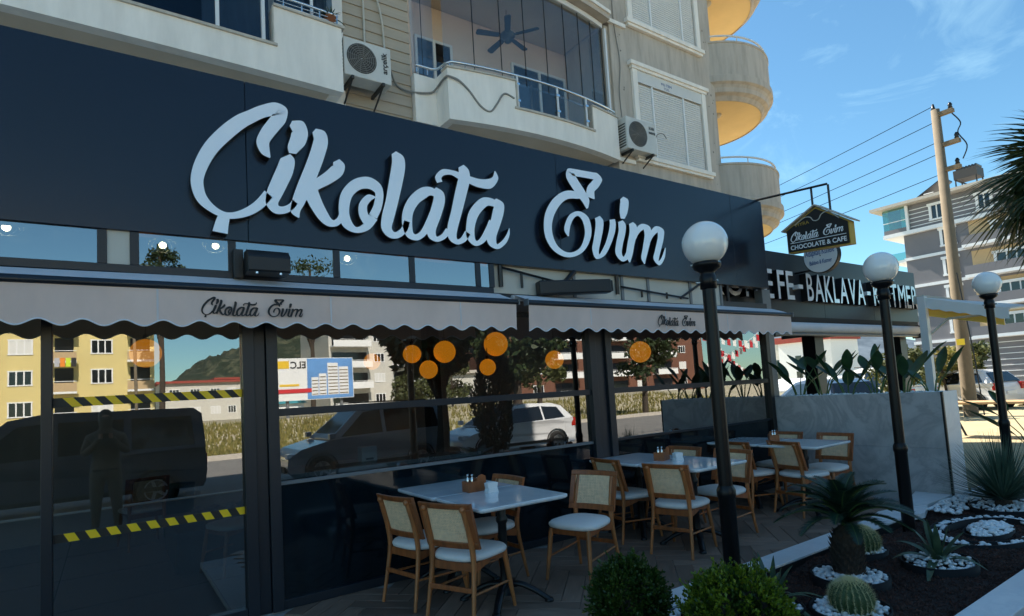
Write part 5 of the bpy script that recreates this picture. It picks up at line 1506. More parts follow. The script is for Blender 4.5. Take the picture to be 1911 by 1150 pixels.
# ------------------------------------------------------------------ plants
def frond_mesh(L, n, wl, droop, seed, leaf_w=.006):
    r = random.Random(seed); mb = MB()
    pts = []
    for i in range(15):
        s_ = i / 14
        pts.append(Vector((L * (s_ - .10 * s_ * s_ * droop), 0, L * (.55 * s_ - (.55 + .45 * droop) * s_ * s_))))
    mb.tube(pts, [.009 * (1 - .8 * i / 14) for i in range(15)], 5, 0)
    for k in range(n):
        s_ = .10 + .90 * k / n
        f = s_ * 14; i = min(13, int(f)); p = pts[i].lerp(pts[i + 1], f - i); tdir = (pts[i + 1] - pts[i]).normalized()
        nrm = Vector((0, 1, 0)).cross(tdir) * -1
        ln = wl * (math.sin(math.pi * min(1, .12 + .88 * s_)) ** .6 + .08) * r.uniform(.9, 1.08)
        for sy in (-1, 1):
            d = (Vector((0, sy, 0)) * .82 + tdir * .55 - nrm * -.28 + Vector((0, 0, r.uniform(-.06, .06)))).normalized()
            w_ = tdir * leaf_w
            tip = p + d * ln + Vector((0, 0, -.12 * ln))
            mid = p + d * ln * .5 + Vector((0, 0, .02 * ln))
            mb.add([p - w_, p + w_, mid + w_ * .9, tip, mid - w_ * .9], [(0, 1, 2, 4), (4, 2, 3)], 1)
    return mb
def make_cycad(x, y, label):
    t = thing('cycad', label, 'plant', (x, y, .04))
    r = random.Random(3)
    prof = [(.085, -.05), (.098, .05), (.102, .18), (.095, .30), (.08, .36), (.03, .40)]
    MB().lathe(prof, 18, (x, y, .04)).build('trunk', M['bark'], t)
    sc = MB()
    for k in range(150):
        a = k * 2.4; h = .02 + .34 * (k / 150); rr = .096 + .008 * math.sin(h * 9) - (.03 * max(0, h - .28) / .1)
        c, s_ = math.cos(a), math.sin(a)
        b_ = Vector((x + rr * c, y + rr * s_, .04 + h)); o_ = Vector((c, s_, .5)).normalized(); tt = Vector((-s_, c, 0)) * .02
        sc.add([b_ - tt, b_ + tt, b_ + o_ * .026 + Vector((0, 0, .02)), b_ - Vector((0, 0, .03))], [(0, 1, 2), (0, 3, 1), (0, 2, 3), (1, 3, 2)])
    sc.build('trunk_scales', M['bark'], t)
    variants = []
    for v in range(4):
        o = frond_mesh(.46 + .04 * v, 58, .105, .10 + .16 * v, v, .0058).build('frond', [M['stem'], M['cycas']], t, loc=(0, 0, 0))
        variants.append(o)
    n = 34
    for k in range(n):
        v = variants[k % 4]
        o = v if k < 4 else link_copy(v, t)
        a = k * 2.399 + r.uniform(-.2, .2); el = R_(88 - 66 * (k / n) ** .9 + r.uniform(-6, 6))
        o.matrix_local = Matrix.Translation((0, 0, .40)) @ Matrix.Rotation(a, 4, 'Z') @ Matrix.Rotation(-el + R_(20), 4, 'Y') @ Matrix.Rotation(r.uniform(-.3, .3), 4, 'X') @ Matrix.Scale(r.uniform(.78, .98), 4)
    return t
make_cycad(4.56, 2.33, 'dark green cycad with feathery fronds and stout trunk in the bed')

def blade(mb, p0, d, L, w, droop, seg=5, m=0, fold=.25, curve=None):
    d = d.normalized(); side = d.cross(Vector((0, 0, 1)))
    if side.length < .01: side = Vector((1, 0, 0))
    side.normalize(); upv = side.cross(d).normalized()
    rows = []
    for i in range(seg + 1):
        s_ = i / seg
        p = p0 + d * L * s_ - Vector((0, 0, droop * L * s_ * s_))
        ww = w * (curve(s_) if curve else (1 - s_) ** .75 * (.75 + .6 * s_) + .02)
        rows.append([p - side * ww, p - upv * ww * fold, p + side * ww])
    mb.strip(rows, m)
def make_yucca(x, y, label):
    t = thing('yucca', label, 'plant', (x, y, .05)); r = random.Random(5)
    mb = MB()
    for k in range(430):
        a = r.random() * 6.283; el = R_(r.uniform(8, 88)); 
        d = Vector((math.cos(a) * math.cos(el), math.sin(a) * math.cos(el), math.sin(el)))
        blade(mb, Vector((x, y, .14)) + d * .04, d, r.uniform(.52, .74), .0095, r.uniform(0, .10), 3, 0, .5, lambda s_: (1 - s_ * .93))
    stuff(mb.build('leaf_rosette', M['yucca'], t))
    MB().lathe([(.07, -.03), (.08, .06), (.05, .16), (.01, .2)], 12, (x, y, .05)).build('stem_base', M['bark'], t)
make_yucca(7.80, 2.30, 'large spiky blue-green yucca ball in its pebble ring')
def make_strap(x, y, label, n, L, w, seed, z=.05, name='agave', mt='agave'):
    t = thing(name, label, 'plant', (x, y, z)); r = random.Random(seed)
    for k in range(n):
        a = k * 2.4 + r.uniform(-.25, .25); s_ = k / n
        el = R_(82 - 62 * s_ + r.uniform(-6, 6))
        d = Vector((math.cos(a) * math.cos(el), math.sin(a) * math.cos(el), math.sin(el)))
        mb = MB()
        blade(mb, Vector((x, y, z + .03)) + Vector((d.x, d.y, 0)) * .03, d, L * r.uniform(.8, 1.1), w * r.uniform(.85, 1.1), .15 + .55 * s_, 10, 0, .35,
              lambda q: max(.02, (.62 + 1.2 * q - 1.0 * q * q) * (1 - q ** 5) * (1 - .35 * q)))
        mb.build('leaf', M[mt], t)
    MB().lathe([(.035, 0), (.05, .05), (.03, .12), (.005, .14)], 10, (x, y, z)).build('leaf_base', M['stem'], t)
make_strap(5.34, 2.03, 'strap-leaved agave with arching pale green leaves in its ring', 19, .40, .036, 2)
make_strap(3.66, 2.40, 'dim strap-leaved plant at the foot of the lamp post', 16, .42, .026, 9, name='strap_plant')

def make_cactus(x, y, r0, label, seed):
    t = thing('barrel_cactus', label, 'cactus', (x, y, .05), 'golden barrel cacti'); r = random.Random(seed)
    n, ribs, nv = 22 * 6, 22, 18
    rows = []
    for i in range(nv + 1):
        th = math.pi * (.02 + .90 * i / nv)
        row = []
        for j in range(n):
            a = 2 * math.pi * j / n
            k = 1 + .055 * math.cos(ribs * a) * math.sin(th)
            row.append((x + r0 * k * math.sin(th) * math.cos(a), y + r0 * k * math.sin(th) * math.sin(a), .05 + r0 * .80 + r0 * .92 * math.cos(th)))
        rows.append(row)
    MB().strip(rows, closed=True).build('body', M['cactus'], t)
    sp = MB()
    for j in range(ribs):
        a = 2 * math.pi * j / ribs
        for i in range(22):
            th = math.pi * (.03 + .66 * i / 22)
            c = Vector((math.sin(th) * math.cos(a), math.sin(th) * math.sin(a), .92 * math.cos(th)))
            p = Vector((x, y, .05 + r0 * .80)) + c * r0 * 1.05
            for q in range(7):
                d = (c + Vector((r.uniform(-.9, .9), r.uniform(-.9, .9), r.uniform(-.8, .9)))).normalized() * r0 * r.uniform(.16, .28)
                s_ = d.cross(Vector((.3, .5, .8))).normalized() * .0014
                sp.add([p - s_, p + s_, p + d], [(0, 1, 2)])
    stuff(sp.build('spines', M['spine'], t))
make_cactus(3.88, 1.985, .124, 'round golden barrel cactus in front of the cycad', 1)
make_cactus(5.26, 2.55, .125, 'round golden barrel cactus just behind the cycad trunk', 2)

def make_box(x, y, rx, rz, z0, label, n, seed, mt, fresh):
    t = thing('box_bush', label, 'bush', (x, y, .04)); r = random.Random(seed)
    MB().tube([(x, y, -.02), (x + .01, y, .12), (x, y + .01, .30)], [.02, .018, .01], 7).build('stem', M['bark'], t)
    for b in range(9):
        a = b * .7; MB().tube([(x, y, .08), (x + rx * .5 * math.cos(a), y + rx * .5 * math.sin(a), z0 + rz * .9)], [.008, .004], 5).build('twig', M['bark'], t)
    mb = MB()
    twigs = []
    for k in range(n):
        u = r.uniform(-1, 1); a = r.random() * 6.283; sq = math.sqrt(1 - u * u)
        lump = 1 + .09 * math.sin(4 * a + 3 * u + seed) + .07 * math.sin(9 * a - 7 * u + 1) + ((.10 + .18 * r.random()) if (u > -.2 and math.sin(13 * a + 11 * u + seed) > .86) else 0)
        k2 = (.72 + .30 * r.random() ** .6) * lump
        p = Vector((x + rx * k2 * sq * math.cos(a), y + rx * k2 * sq * math.sin(a), z0 + rz + rz * k2 * u))
        if p.z < .05: continue
        out = Vector((sq * math.cos(a), sq * math.sin(a), u * .8 + .45)).normalized()
        for q in range(5):
            d = (out + Vector((r.uniform(-.8, .8), r.uniform(-.8, .8), r.uniform(-.5, .8)))).normalized()
            s_ = d.cross(Vector((r.uniform(-1, 1), r.uniform(-1, 1), r.uniform(-.3, 1)))).normalized()
            L = r.uniform(.016, .028); b_ = p + out * q * .006
            mb.add([b_, b_ + d * L * .5 + s_ * L * .32, b_ + d * L, b_ + d * L * .5 - s_ * L * .32], [(0, 1, 2, 3)], 1 if (fresh and k2 > .93 and r.random() < .85) else 0)
    stuff(mb.build('foliage', [M['boxleaf'], M['boxleaf2']], t))
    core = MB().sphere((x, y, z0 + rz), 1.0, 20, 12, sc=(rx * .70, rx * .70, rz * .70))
    core.build('inner_shade', M['bark'], t)  # solid dark ball stands in for the shade between the inner leaves
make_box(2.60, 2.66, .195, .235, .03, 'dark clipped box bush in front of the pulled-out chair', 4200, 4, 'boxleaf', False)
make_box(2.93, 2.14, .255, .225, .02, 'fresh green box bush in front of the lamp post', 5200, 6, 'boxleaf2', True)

# ------------------------------------------------------------------ bird of paradise plants in the planter
def paddle(mb, base, tip_dir, L, stem, w, r):
    d = tip_dir.normalized()
    p1 = base + Vector((d.x * .35, d.y * .35, 1)).normalized() * stem * .55
    p2 = base + Vector((d.x * .55, d.y * .55, 1)).normalized() * stem
    mb.tube([base, p1, p2], [.011, .009, .006], 6, 0)
    ld = (Vector((d.x * .8, d.y * .8, 1.1 + r.uniform(-.4, .5)))).normalized()
    blade(mb, p2 - ld * .02, ld, L, w, r.uniform(.0, .30), 8, 1, .35, lambda s_: max(.03, math.sin(math.pi * (s_ * .93 + .035)) ** .8 * (1.15 - .35 * s_)))
def make_strelitzia(x, y, z, n, seed, label, h=.62, L=.42, grp='bird of paradise plants in the planter'):
    t = thing('bird_of_paradise', label, 'plant', (x, y, z), grp); r = random.Random(seed)
    for k in range(n):
        a = k * 2.4 + r.uniform(-.4, .4); spread = .15 + .5 * (k / n)
        mb = MB()
        paddle(mb, Vector((x + .05 * math.cos(a), y + .05 * math.sin(a), z)), Vector((math.cos(a) * spread, math.sin(a) * spread, 0)) * 1.6, L * r.uniform(.75, 1.15), h * r.uniform(.45, 1.0), .17 * L * r.uniform(.8, 1.1), r)
        mb.build('leaf', [M['stem'], M['strel']], t)
for k, (y, n, h, lb) in enumerate([(4.70, 6, .50, 'beside the grey end post'), (4.36, 6, .50, 'second from the grey end post'), (4.02, 7, .40, 'in the middle of the planter'), (3.66, 6, .46, 'just left of the lamp shaft'), (3.34, 6, .46, 'just past the lamp shaft'), (3.02, 4, .34, 'at the open end of the planter')]):
    make_strelitzia(8.32, y, 1.26, n, 20 + k, 'dark bird of paradise plant ' + lb, h)
make_strelitzia(12.4, 3.1, -.07, 7, 40, 'tall banana-leaved plant standing past the last lamp post', 1.0, .75, 'large leaved plants beyond the terrace')

# ------------------------------------------------------------------ fan palm at the edge
def make_palm(x, y, h, label, crown=1.5, n=46, seed=8):
    t = thing('fan_palm', label, 'tree', (x, y, -.07)); r = random.Random(seed)
    pts = [(x, y, -.1), (x + .05, y, h * .5), (x, y, h)]
    MB().tube(pts, [.24, .18, .17], 14).build('trunk', M['bark'], t)
    vs = []
    for v in range(3):
        rr = random.Random(v + 50); mb = MB()
        Lp = .75
        mb.tube([(0, 0, 0), (Lp * .5, 0, .06), (Lp, 0, .04)], [.018, .013, .010], 5, 0)
        nb = 26
        for k in range(nb):
            a = R_(-118 + 236 * k / (nb - 1)); L = .78 * (1 - .22 * abs(k / (nb - 1) - .5) * 2) * rr.uniform(.92, 1.05)
            d = Vector((math.cos(a), math.sin(a), .10 * math.cos(a) - .05))
            blade(mb, Vector((Lp, 0, .04)), d, L, .024, .40 + .35 * rr.random(), 7, 1, .5, lambda s_: (1.0 if s_ < .55 else max(.03, (1 - s_) / .45)) * (.35 + 1.3 * min(s_, .5)))
        vs.append(mb.build('frond', [M['stem'], M['palm']], t, loc=(0, 0, 0)))
    for k in range(n):
        o = vs[k % 3] if k < 3 else link_copy(vs[k % 3], t)
        a = k * 2.399; el = R_(72 - 140 * (k / n) + r.uniform(-8, 8))
        o.matrix_local = Matrix.Translation((0, 0, h + .05)) @ Matrix.Rotation(a, 4, 'Z') @ Matrix.Rotation(-el, 4, 'Y') @ Matrix.Rotation(r.uniform(-.4, .4), 4, 'X') @ Matrix.Scale(crown * r.uniform(.85, 1.05), 4)
make_palm(13.6, 2.30, 4.45, 'fan palm with drooping fronds at the edge of the forecourt', 1.25, 60)

# potted plant on the first balcony's parapet
make_strap(2.72, 8.07, 'small dark potted plant on the first balcony parapet beside the air conditioner', 26, .24, .013, 33, z=7.16, name='potted_plant', mt='strel')
pp = [o for o in bpy.data.objects if o.name.startswith('potted_plant')][0]
MB().lathe([(.001, 7.077), (.06, 7.077), (.085, 7.19), (.09, 7.19), (.09, 7.205), (.07, 7.205), (.06, 7.18), (.001, 7.18)], 18, (2.72, 8.07, 0)).build('pot', M['terracotta'], pp)
# ------------------------------------------------------------------ vehicles
def make_car(name, label, cat, loc, rz, paint, kind, group=None):
    t = thing(name, label, cat, (0, 0, 0), group)
    if kind == 'hatch':
        W, low = .86, [(-2.02, .30), (-2.05, .50), (-2.0, .80), (-1.93, .97), (-1.1, .96), (.55, .92), (1.25, .86), (1.75, .72), (2.0, .58), (2.03, .38), (1.98, .25), (-1.95, .22)]
        gh = [(-1.93, .965), (-1.60, 1.36), (-1.25, 1.46), (-.3, 1.49), (.25, 1.42), (1.12, .885)]
        belt = .93; wx = (-1.28, 1.26); wr = .31; sw = [(-1.62, 1.0, -1.42, 1.33, -.85, 1.38, -.85, .98), (-.78, .98, -.78, 1.385, .12, 1.36, .82, .93)]
        rear = (-1.93, 1.0, -1.62, 1.35); front = (.30, 1.40, 1.06, .92)
    elif kind == 'mpv':
        W, low = .88, [(-2.0, .32), (-2.03, .55), (-2.0, 1.02), (.6, 1.0), (1.15, .95), (1.75, .80), (2.03, .60), (2.05, .40), (2.0, .27), (-1.95, .24)]
        gh = [(-2.0, 1.015), (-1.93, 1.62), (-1.75, 1.74), (-.2, 1.78), (.28, 1.68), (1.1, .965)]
        belt = 1.0; wx = (-1.30, 1.28); wr = .32; sw = [(-1.86, 1.07, -1.78, 1.58, -1.22, 1.62, -1.22, 1.07), (-1.12, 1.07, -1.12, 1.62, -.36, 1.62, -.36, 1.05), (-.26, 1.05, -.26, 1.62, .18, 1.58, .80, 1.02)]
        rear = (-1.99, 1.08, -1.93, 1.60); front = (.34, 1.62, 1.04, 1.0)
    else:
        W, low = .96, [(-2.45, .38), (-2.48, .62), (-2.45, 1.10), (1.3, 1.08), (1.75, 1.02), (2.3, .85), (2.5, .62), (2.52, .42), (2.45, .30), (-2.4, .28)]
        gh = [(-2.45, 1.09), (-2.40, 1.80), (-2.25, 1.93), (.2, 1.96), (.75, 1.86), (1.65, 1.03)]
        belt = 1.06; wx = (-1.55, 1.55); wr = .34; sw = [(-2.25, 1.16, -2.2, 1.76, -1.15, 1.78, -1.15, 1.16), (-1.02, 1.16, -1.02, 1.78, .02, 1.78, .02, 1.15), (.14, 1.15, .14, 1.78, .62, 1.74, 1.30, 1.10)]
        rear = (-2.45, 1.16, -2.40, 1.78); front = (.80, 1.80, 1.58, 1.08)
    zr = max(z for x, z in gh)
    def yl(x, z, s_):
        e = max(0, abs(x) - 1.5) / .6
        return s_ * (W - .10 * min(1, e) ** 2)
    def yg(x, z, s_):
        return s_ * (W - .02 - (.24 if kind != 'van' else .14) * max(0, z - belt) / (zr - belt))
    MB().prism(low, lambda a, b, d: (a, yl(a, b, d), b), -1, 1).build('body', M[paint], t, .05, recalc=True, seg=3)
    MB().prism(gh, lambda a, b, d: (a, yg(a, b, d), b), -1, 1).build('cabin', M[paint], t, .05, recalc=True, seg=3)
    for s_ in (-1, 1):
        for q in sw:
            pts = [(q[i], q[i + 1]) for i in (0, 2, 4, 6)]
            MB().prism(pts, lambda a, b, d: (a, yg(a, b, s_) + s_ * d, b), -.02, .006).build('side_window', M['carglass'], t, recalc=True)
        MB().box(wx[0] - .4, wx[1] + .4, s_ * W - .012 if s_ > 0 else -W - .008, s_ * W + .008 if s_ > 0 else -W + .012, .30, .38).build('sill_trim', M['blackmatte'], t)
        MB().box(1.0 if kind != 'van' else 1.5, 1.14 if kind != 'van' else 1.64, s_ * (W + .02) if s_ > 0 else -W - .18, s_ * (W + .18) if s_ > 0 else -W - .02, belt, belt + .13).build('wing_mirror', M[paint], t, .02)
        for x in wx:
            wc = (x, s_ * (W - .10), wr - .02)
            rm = Matrix.Translation(wc) @ Matrix.Rotation(R_(-90 * s_), 4, 'X')
            MB().lathe([(.0001, -.04), (wr + .07, -.04), (wr + .07, .092)], 24, mtx=rm).build('wheel_arch', M['blackmatte'], t)
            w_ = MB().lathe([(wr * .62, -.10), (wr * .95, -.10), (wr, -.06), (wr, .08), (wr * .95, .112), (wr * .64, .112), (wr * .62, .09)], 24, mtx=rm).build('wheel', M['tyre'], t)
            mb = MB().lathe([(wr * .62, .06), (wr * .62, .10), (wr * .55, .10), (wr * .55, .06)], 24, mtx=rm).lathe([(.001, .105), (wr * .16, .105), (wr * .16, .06)], 12, mtx=rm)
            for k in range(5):
                a = k * 1.2566
                mb.prism([(wr * .1 * math.cos(a + 1.2), wr * .1 * math.sin(a + 1.2)), (wr * .58 * math.cos(a + .14), wr * .58 * math.sin(a + .14)), (wr * .58 * math.cos(a - .14), wr * .58 * math.sin(a - .14)), (wr * .1 * math.cos(a - 1.2), wr * .1 * math.sin(a - 1.2))], lambda p, q, d: rm @ Vector((p, q, d)), .07, .098)
            mb.build('rim', M['rim'], w_)
    def glassq(q, nm):
        (xa, za, xb, zb) = q
        pts = [(xa, yg(xa, za, -1) + .09, za), (xa, yg(xa, za, 1) - .09, za), (xb, yg(xb, zb, 1) - .09, zb), (xb, yg(xb, zb, -1) + .09, zb)]
        n_ = (Vector(pts[1]) - Vector(pts[0])).cross(Vector(pts[3]) - Vector(pts[0])).normalized()
        if (n_.x > 0) != (xa > 0 or xb > 0): n_ = -n_
        if n_.z < 0: n_ = -n_
        a_ = [Vector(p) + n_ * .012 for p in pts]; b_ = [Vector(p) - n_ * .06 for p in pts]
        MB().add(a_ + b_, [(0, 1, 2, 3), (7, 6, 5, 4), (0, 4, 5, 1), (1, 5, 6, 2), (2, 6, 7, 3), (3, 7, 4, 0)]).build(nm, M['carglass'], t)
    glassq(front, 'windscreen'); glassq(rear, 'rear_window')
    xf = max(x for x, z in low); xr = min(x for x, z in low)
    for s_ in (-1, 1):
        MB().box(xf - .28, xf - .02, s_ * .50 if s_ > 0 else -.74, .74 if s_ > 0 else -.50, .60, .72).build('headlight', M['lamp_w'], t, .02)
        MB().box(xr - .012, xr + .16, s_ * .58 if s_ > 0 else -.80, .80 if s_ > 0 else -.58, .70, .96).build('tail_light', M['lamp_r'], t, .02)
    bx('number_plate', M['white'], t, xr - .022, xr - .002, -.26, .26, .55, .66)
    bx('bumper', M['blackmatte'], t, xf - .1, xf + .02, -.6, .6, .28, .42)
    if kind == 'mpv':
        for s_ in (-1, 1): MB().tube([(-1.6, s_ * .60, 1.80), (.1, s_ * .60, 1.82)], .02, 6).build('roof_rail', M['blackmatte'], t)
    t.location = loc; t.rotation_euler = (0, 0, rz)
    return t
PI_ = math.pi
make_car('parked_van', 'dark blue van parked at the kerb, seen mirrored in the door glass', 'van', (-.75, -4.9, -.25), PI_, 'carblue', 'van')
make_car('parked_car', 'silver boxy family van parked at the kerb, mirrored in the wide pane', 'car', (5.45, -5.0, -.25), PI_, 'cargrey', 'mpv')
make_car('parked_car', 'white hatchback parked half in sun, mirrored beside the dark tree', 'car', (10.05, -5.0, -.25), PI_, 'carwhite', 'hatch')
make_car('parked_car', 'white hatchback parked past the utility pole, seen above the planter end', 'car', (27.5, 9.3, -.07), R_(75), 'carwhite', 'hatch')
make_car('parked_car', 'dark blue car parked behind the bird of paradise plants', 'car', (19.2, 10.2, -.07), R_(60), 'carblue', 'hatch')
make_car('parked_car', 'white and red car parked in the gap between the side hall posts', 'car', (24.0, 10.8, -.07), R_(80), 'carwhite', 'mpv')
make_car('parked_car', 'white car parked under the grey apartment house by the last lamp', 'car', (29.5, 6.0, -.07), R_(100), 'carwhite', 'mpv')

# ------------------------------------------------------------------ buildings across the road
def block(name, label, x0, x1, yf, depth, floors, sh, z0, wall, cols, balc, trim='white', roof=None, face=1):
    """facade at y=yf facing +y; cols: window centres (x, width); balc: (xa, xb, wallmat)"""
    t = thing(name, label, 'building', ((x0 + x1) / 2, yf - depth / 2, -.3))
    H = z0 + floors * sh
    bx('wall', M[wall], t, x0, x1, yf - depth, yf, -.3, H)
    bx('roof', M[roof or 'coping'], t, x0 - .5, x1 + .5, yf - depth - .5, yf + .5, H, H + .35)
    for f in range(floors):
        zf = z0 + f * sh
        for (xc, w) in cols:
            w2 = w / 2
            fr = MB().box(xc - w2 - .08, xc + w2 + .08, yf + .002, yf + .06, zf + .75, zf + .85).box(xc - w2 - .08, xc + w2 + .08, yf + .002, yf + .06, zf + 1.95, zf + 2.05)
            for q in range(4):
                xm = xc - w2 + w * q / 3; fr.box(xm - .05, xm + .05, yf + .002, yf + .055, zf + .85, zf + 1.95)
            wd = fr.build('window', M[trim], t)
            MB().box(xc - w2, xc + w2, yf + .003, yf + .03, zf + .85, zf + 1.95).build('pane', M['carglass' if (f + int(xc)) % 3 else 'shutter'], wd)
        for (xa, xb, wm, proj) in balc:
            bx('balcony_slab', M['white'], t, xa, xb, yf + .001, yf + proj, zf - .05, zf + .12)
            bx('balcony_front', M[wm], t, xa, xb, yf + proj - .1, yf + proj - .001, zf + .121, zf + .85)
            bx('balcony_recess', M['carglass'], t, xa + .25, xb - .25, yf + .003, yf + .05, zf + .15, zf + 2.15)
            bx('balcony_rail', M[trim], t, xa, xb, yf + proj - .07, yf + proj - .03, zf + .95, zf + 1.0)
    return t
block('yellow_apartment_house', 'pale yellow apartment house across the road, mirrored in the door glass', -14, 3.6, -53, 14, 5, 2.6, 1.2, 'yellowwall', [(-5.9, 1.5), (-10.5, 1.5), (-.35, 1.5)], [(-3.9, -2.1, 'tanwall', 1.1), (1.5, 3.5, 'tanwall', 1.1), (-8.8, -7.4, 'tanwall', 1.1)])
block('white_apartment_house', 'white apartment house with bowed balconies mirrored in the wide pane', 25, 40, -70, 14, 5, 2.9, .6, 'cream', [(32.2, 1.5)], [(25.2, 30.6, 'white', 1.6), (34.2, 39.4, 'white', 1.8)])
block('brown_apartment_house', 'dark brown apartment house with white bands mirrored beyond the mullion', 48, 92, -60, 14, 5, 2.9, .4, 'brownwall', [(53, 1.8), (64, 1.8), (75, 1.8), (86, 1.8)], [(56, 61, 'white', 1.4), (67, 72, 'white', 1.4), (78, 83, 'white', 1.4)])
block('cream_house', 'small cream house among trees mirrored in the wide pane', 33, 38.6, -50, 8, 1, 3.6, .6, 'cream', [(37, .9)], [(33.3, 35.6, 'cream', 1.2)])
block('low_house', 'low white house with red tiled roof under the mirrored hill', 7, 19, -100, 10, 2, 3.0, .4, 'cream', [(9, 1.4), (12, 1.4), (15, 1.4), (17.5, 1.2)], [], roof='redroof')
block('low_house', 'second low house with red roof left of the mirrored billboard', 17, 26, -112, 10, 2, 3.0, 1.4, 'graywall', [(19, 1.4), (22, 1.4), (24.5, 1.2)], [], roof='redroof')
for k, (c_, nm) in enumerate([((.45, .45, .47), 'grey'), ((.8, .25, .03), 'orange'), ((.6, .75, .05), 'lime'), ((.03, .03, .03), 'black')]):
    tag(MB().box(-3.6 + k * .38, -3.27 + k * .38, -51.87, -51.84, 6.0, 6.75).build('laundry', mat('laundry_' + nm, c_, .9)), nm + ' cloth hung to dry on a balcony of the yellow house', 'laundry', 'laundry on the yellow house balcony')
# teal shed
sh_ = thing('teal_shed', 'small shed with teal sheet roof below the mirrored billboard', 'shed', (14.5, -52, -.3))
bx('wall', M['white'], sh_, 13, 16.4, -54, -51, -.3, 1.9)
MB().prism([(12.7, 1.9), (14.7, 3.0), (16.7, 1.9)], lambda a, b, d: (a, d, b), -54.3, -50.7).build('roof', M['teal'], sh_, recalc=True)
# billboard
bl = thing('billboard', 'roadside billboard with building picture and red banner, mirrored in the wide pane', 'billboard', (13, -35, -.3))
BX0, BX1, BY, BZ0, BZ1 = 10.1, 15.9, -35.0, 2.0, 5.1
bx('board', M['white'], bl, BX0, BX1, BY - .15, BY, BZ0, BZ1)
bx('picture', M['bill_sky'], bl, BX0 + 2.3, BX1 - .05, BY + .001, BY + .02, BZ0 + .05, BZ1 - .05)
for k, (a, b, h) in enumerate([(12.7, 13.2, 1.35), (13.25, 13.8, 1.6), (13.9, 14.7, 2.4), (14.75, 15.5, 2.1)]):
    bx('printed_block', M['white'], bl, a, b, BY + .021, BY + .03, BZ0 + .3, BZ0 + .3 + h)
    for f in range(int(h / .25)): bx('printed_band', M['concrete'], bl, a + .04, b - .04, BY + .0305, BY + .034, BZ0 + .36 + f * .25, BZ0 + .44 + f * .25)
bx('printed_stripe', M['bill_y'], bl, BX0 + .2, BX0 + 1.0, BY + .001, BY + .02, BZ1 - .75, BZ1 - .2)
bx('printed_stripe', M['bill_y'], bl, BX0 + .3, BX0 + 1.7, BY + .001, BY + .02, BZ0 + 1.05, BZ0 + 1.2)
bx('printed_stripe', M['bill_r'], bl, BX0 + .02, BX0 + 2.6, BY + .021, BY + .04, BZ0 + .55, BZ0 + .85)
mb = MB(); text3d(mb, 'ELC', lambda a, b, d: (BX0 + 2.2 - a, BY + .002 + d, BZ1 - .75 + b), 0, .02, width=1.1, height=.5, bold=.02)
mb.build('printed_letters', M['print'], bl)
for x in (11, 15): MB().tube([(x, BY - .3, -.3), (x, BY - .3, BZ0 + 1)], .12, 8).build('leg', M['frame_light'], bl)

# ------------------------------------------------------------------ hills
def hill(name, m_, x0, x1, y0, y1, fn, nx=60, ny=16):
    rows = []
    for j in range(ny + 1):
        rows.append([(x0 + (x1 - x0) * i / nx, y0 + (y1 - y0) * j / ny, fn(i / nx, j / ny)) for i in range(nx + 1)])
    return struct(MB().strip(rows).build(name, m_))
hr_ = random.Random(2)
def ridge(u, v, H, peak, wid):
    base = H * math.exp(-((u - peak) / wid) ** 2)
    return -1 + base * math.sin(math.pi * min(1, v * 1.1)) * (1 + .07 * math.sin(u * 60) + .05 * math.sin(u * 131 + v * 20)) + hr_.uniform(-1.6, 1.6)
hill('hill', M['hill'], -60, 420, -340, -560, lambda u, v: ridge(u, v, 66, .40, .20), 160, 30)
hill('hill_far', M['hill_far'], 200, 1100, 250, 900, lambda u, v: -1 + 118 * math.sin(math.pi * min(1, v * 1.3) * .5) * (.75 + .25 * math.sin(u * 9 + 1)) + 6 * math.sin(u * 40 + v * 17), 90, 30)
# far low houses under the hill
for k in range(6):
    x = 92 + k * 16 + rnd.uniform(-4, 4); y = 48 + k * 13
    w_ = rnd.uniform(6, 9); h_ = rnd.uniform(5, 9)
    t = thing('far_house', 'small far ' + ['white', 'cream', 'sandy'][k % 3] + ' house with a ' + ('red' if k < 3 else 'grey') + ' roof on the plain below the hazy hillside', 'house', (x, y, -.3), 'pale houses on the far plain')
    bx('wall', M[['white', 'cream', 'paving'][k % 3]], t, x, x + w_, y, y + w_, -.3, h_)
    bx('roof', M['redroof' if k < 3 else 'concrete'], t, x - .4, x + w_ + .4, y - .4, y + w_ + .4, h_, h_ + .6)
    for q in range(3):
        for f in range(2): bx('window', M['carglass'], t, x - .05, x - .01, y + 1 + q * 2, y + 2 + q * 2, 1 + f * 2.6, 2.3 + f * 2.6)
cr_ = thing('crash_shed', 'long pale shed with ribbed sheet roof behind the parked cars', 'shed', (34, 18, -.3))
bx('wall', M['white'], cr_, 31.2, 33, 12, 24, -.2, .7)
for k in range(24): MB().prism([(31.0, .75), (34.0, 1.35), (34.0, 1.43), (31.0, .83)], lambda a, b, d: (a, d, b), 12 + k * .5, 12.42 + k * .5).build('roof_sheet', M['whitemetal'], cr_, recalc=True)

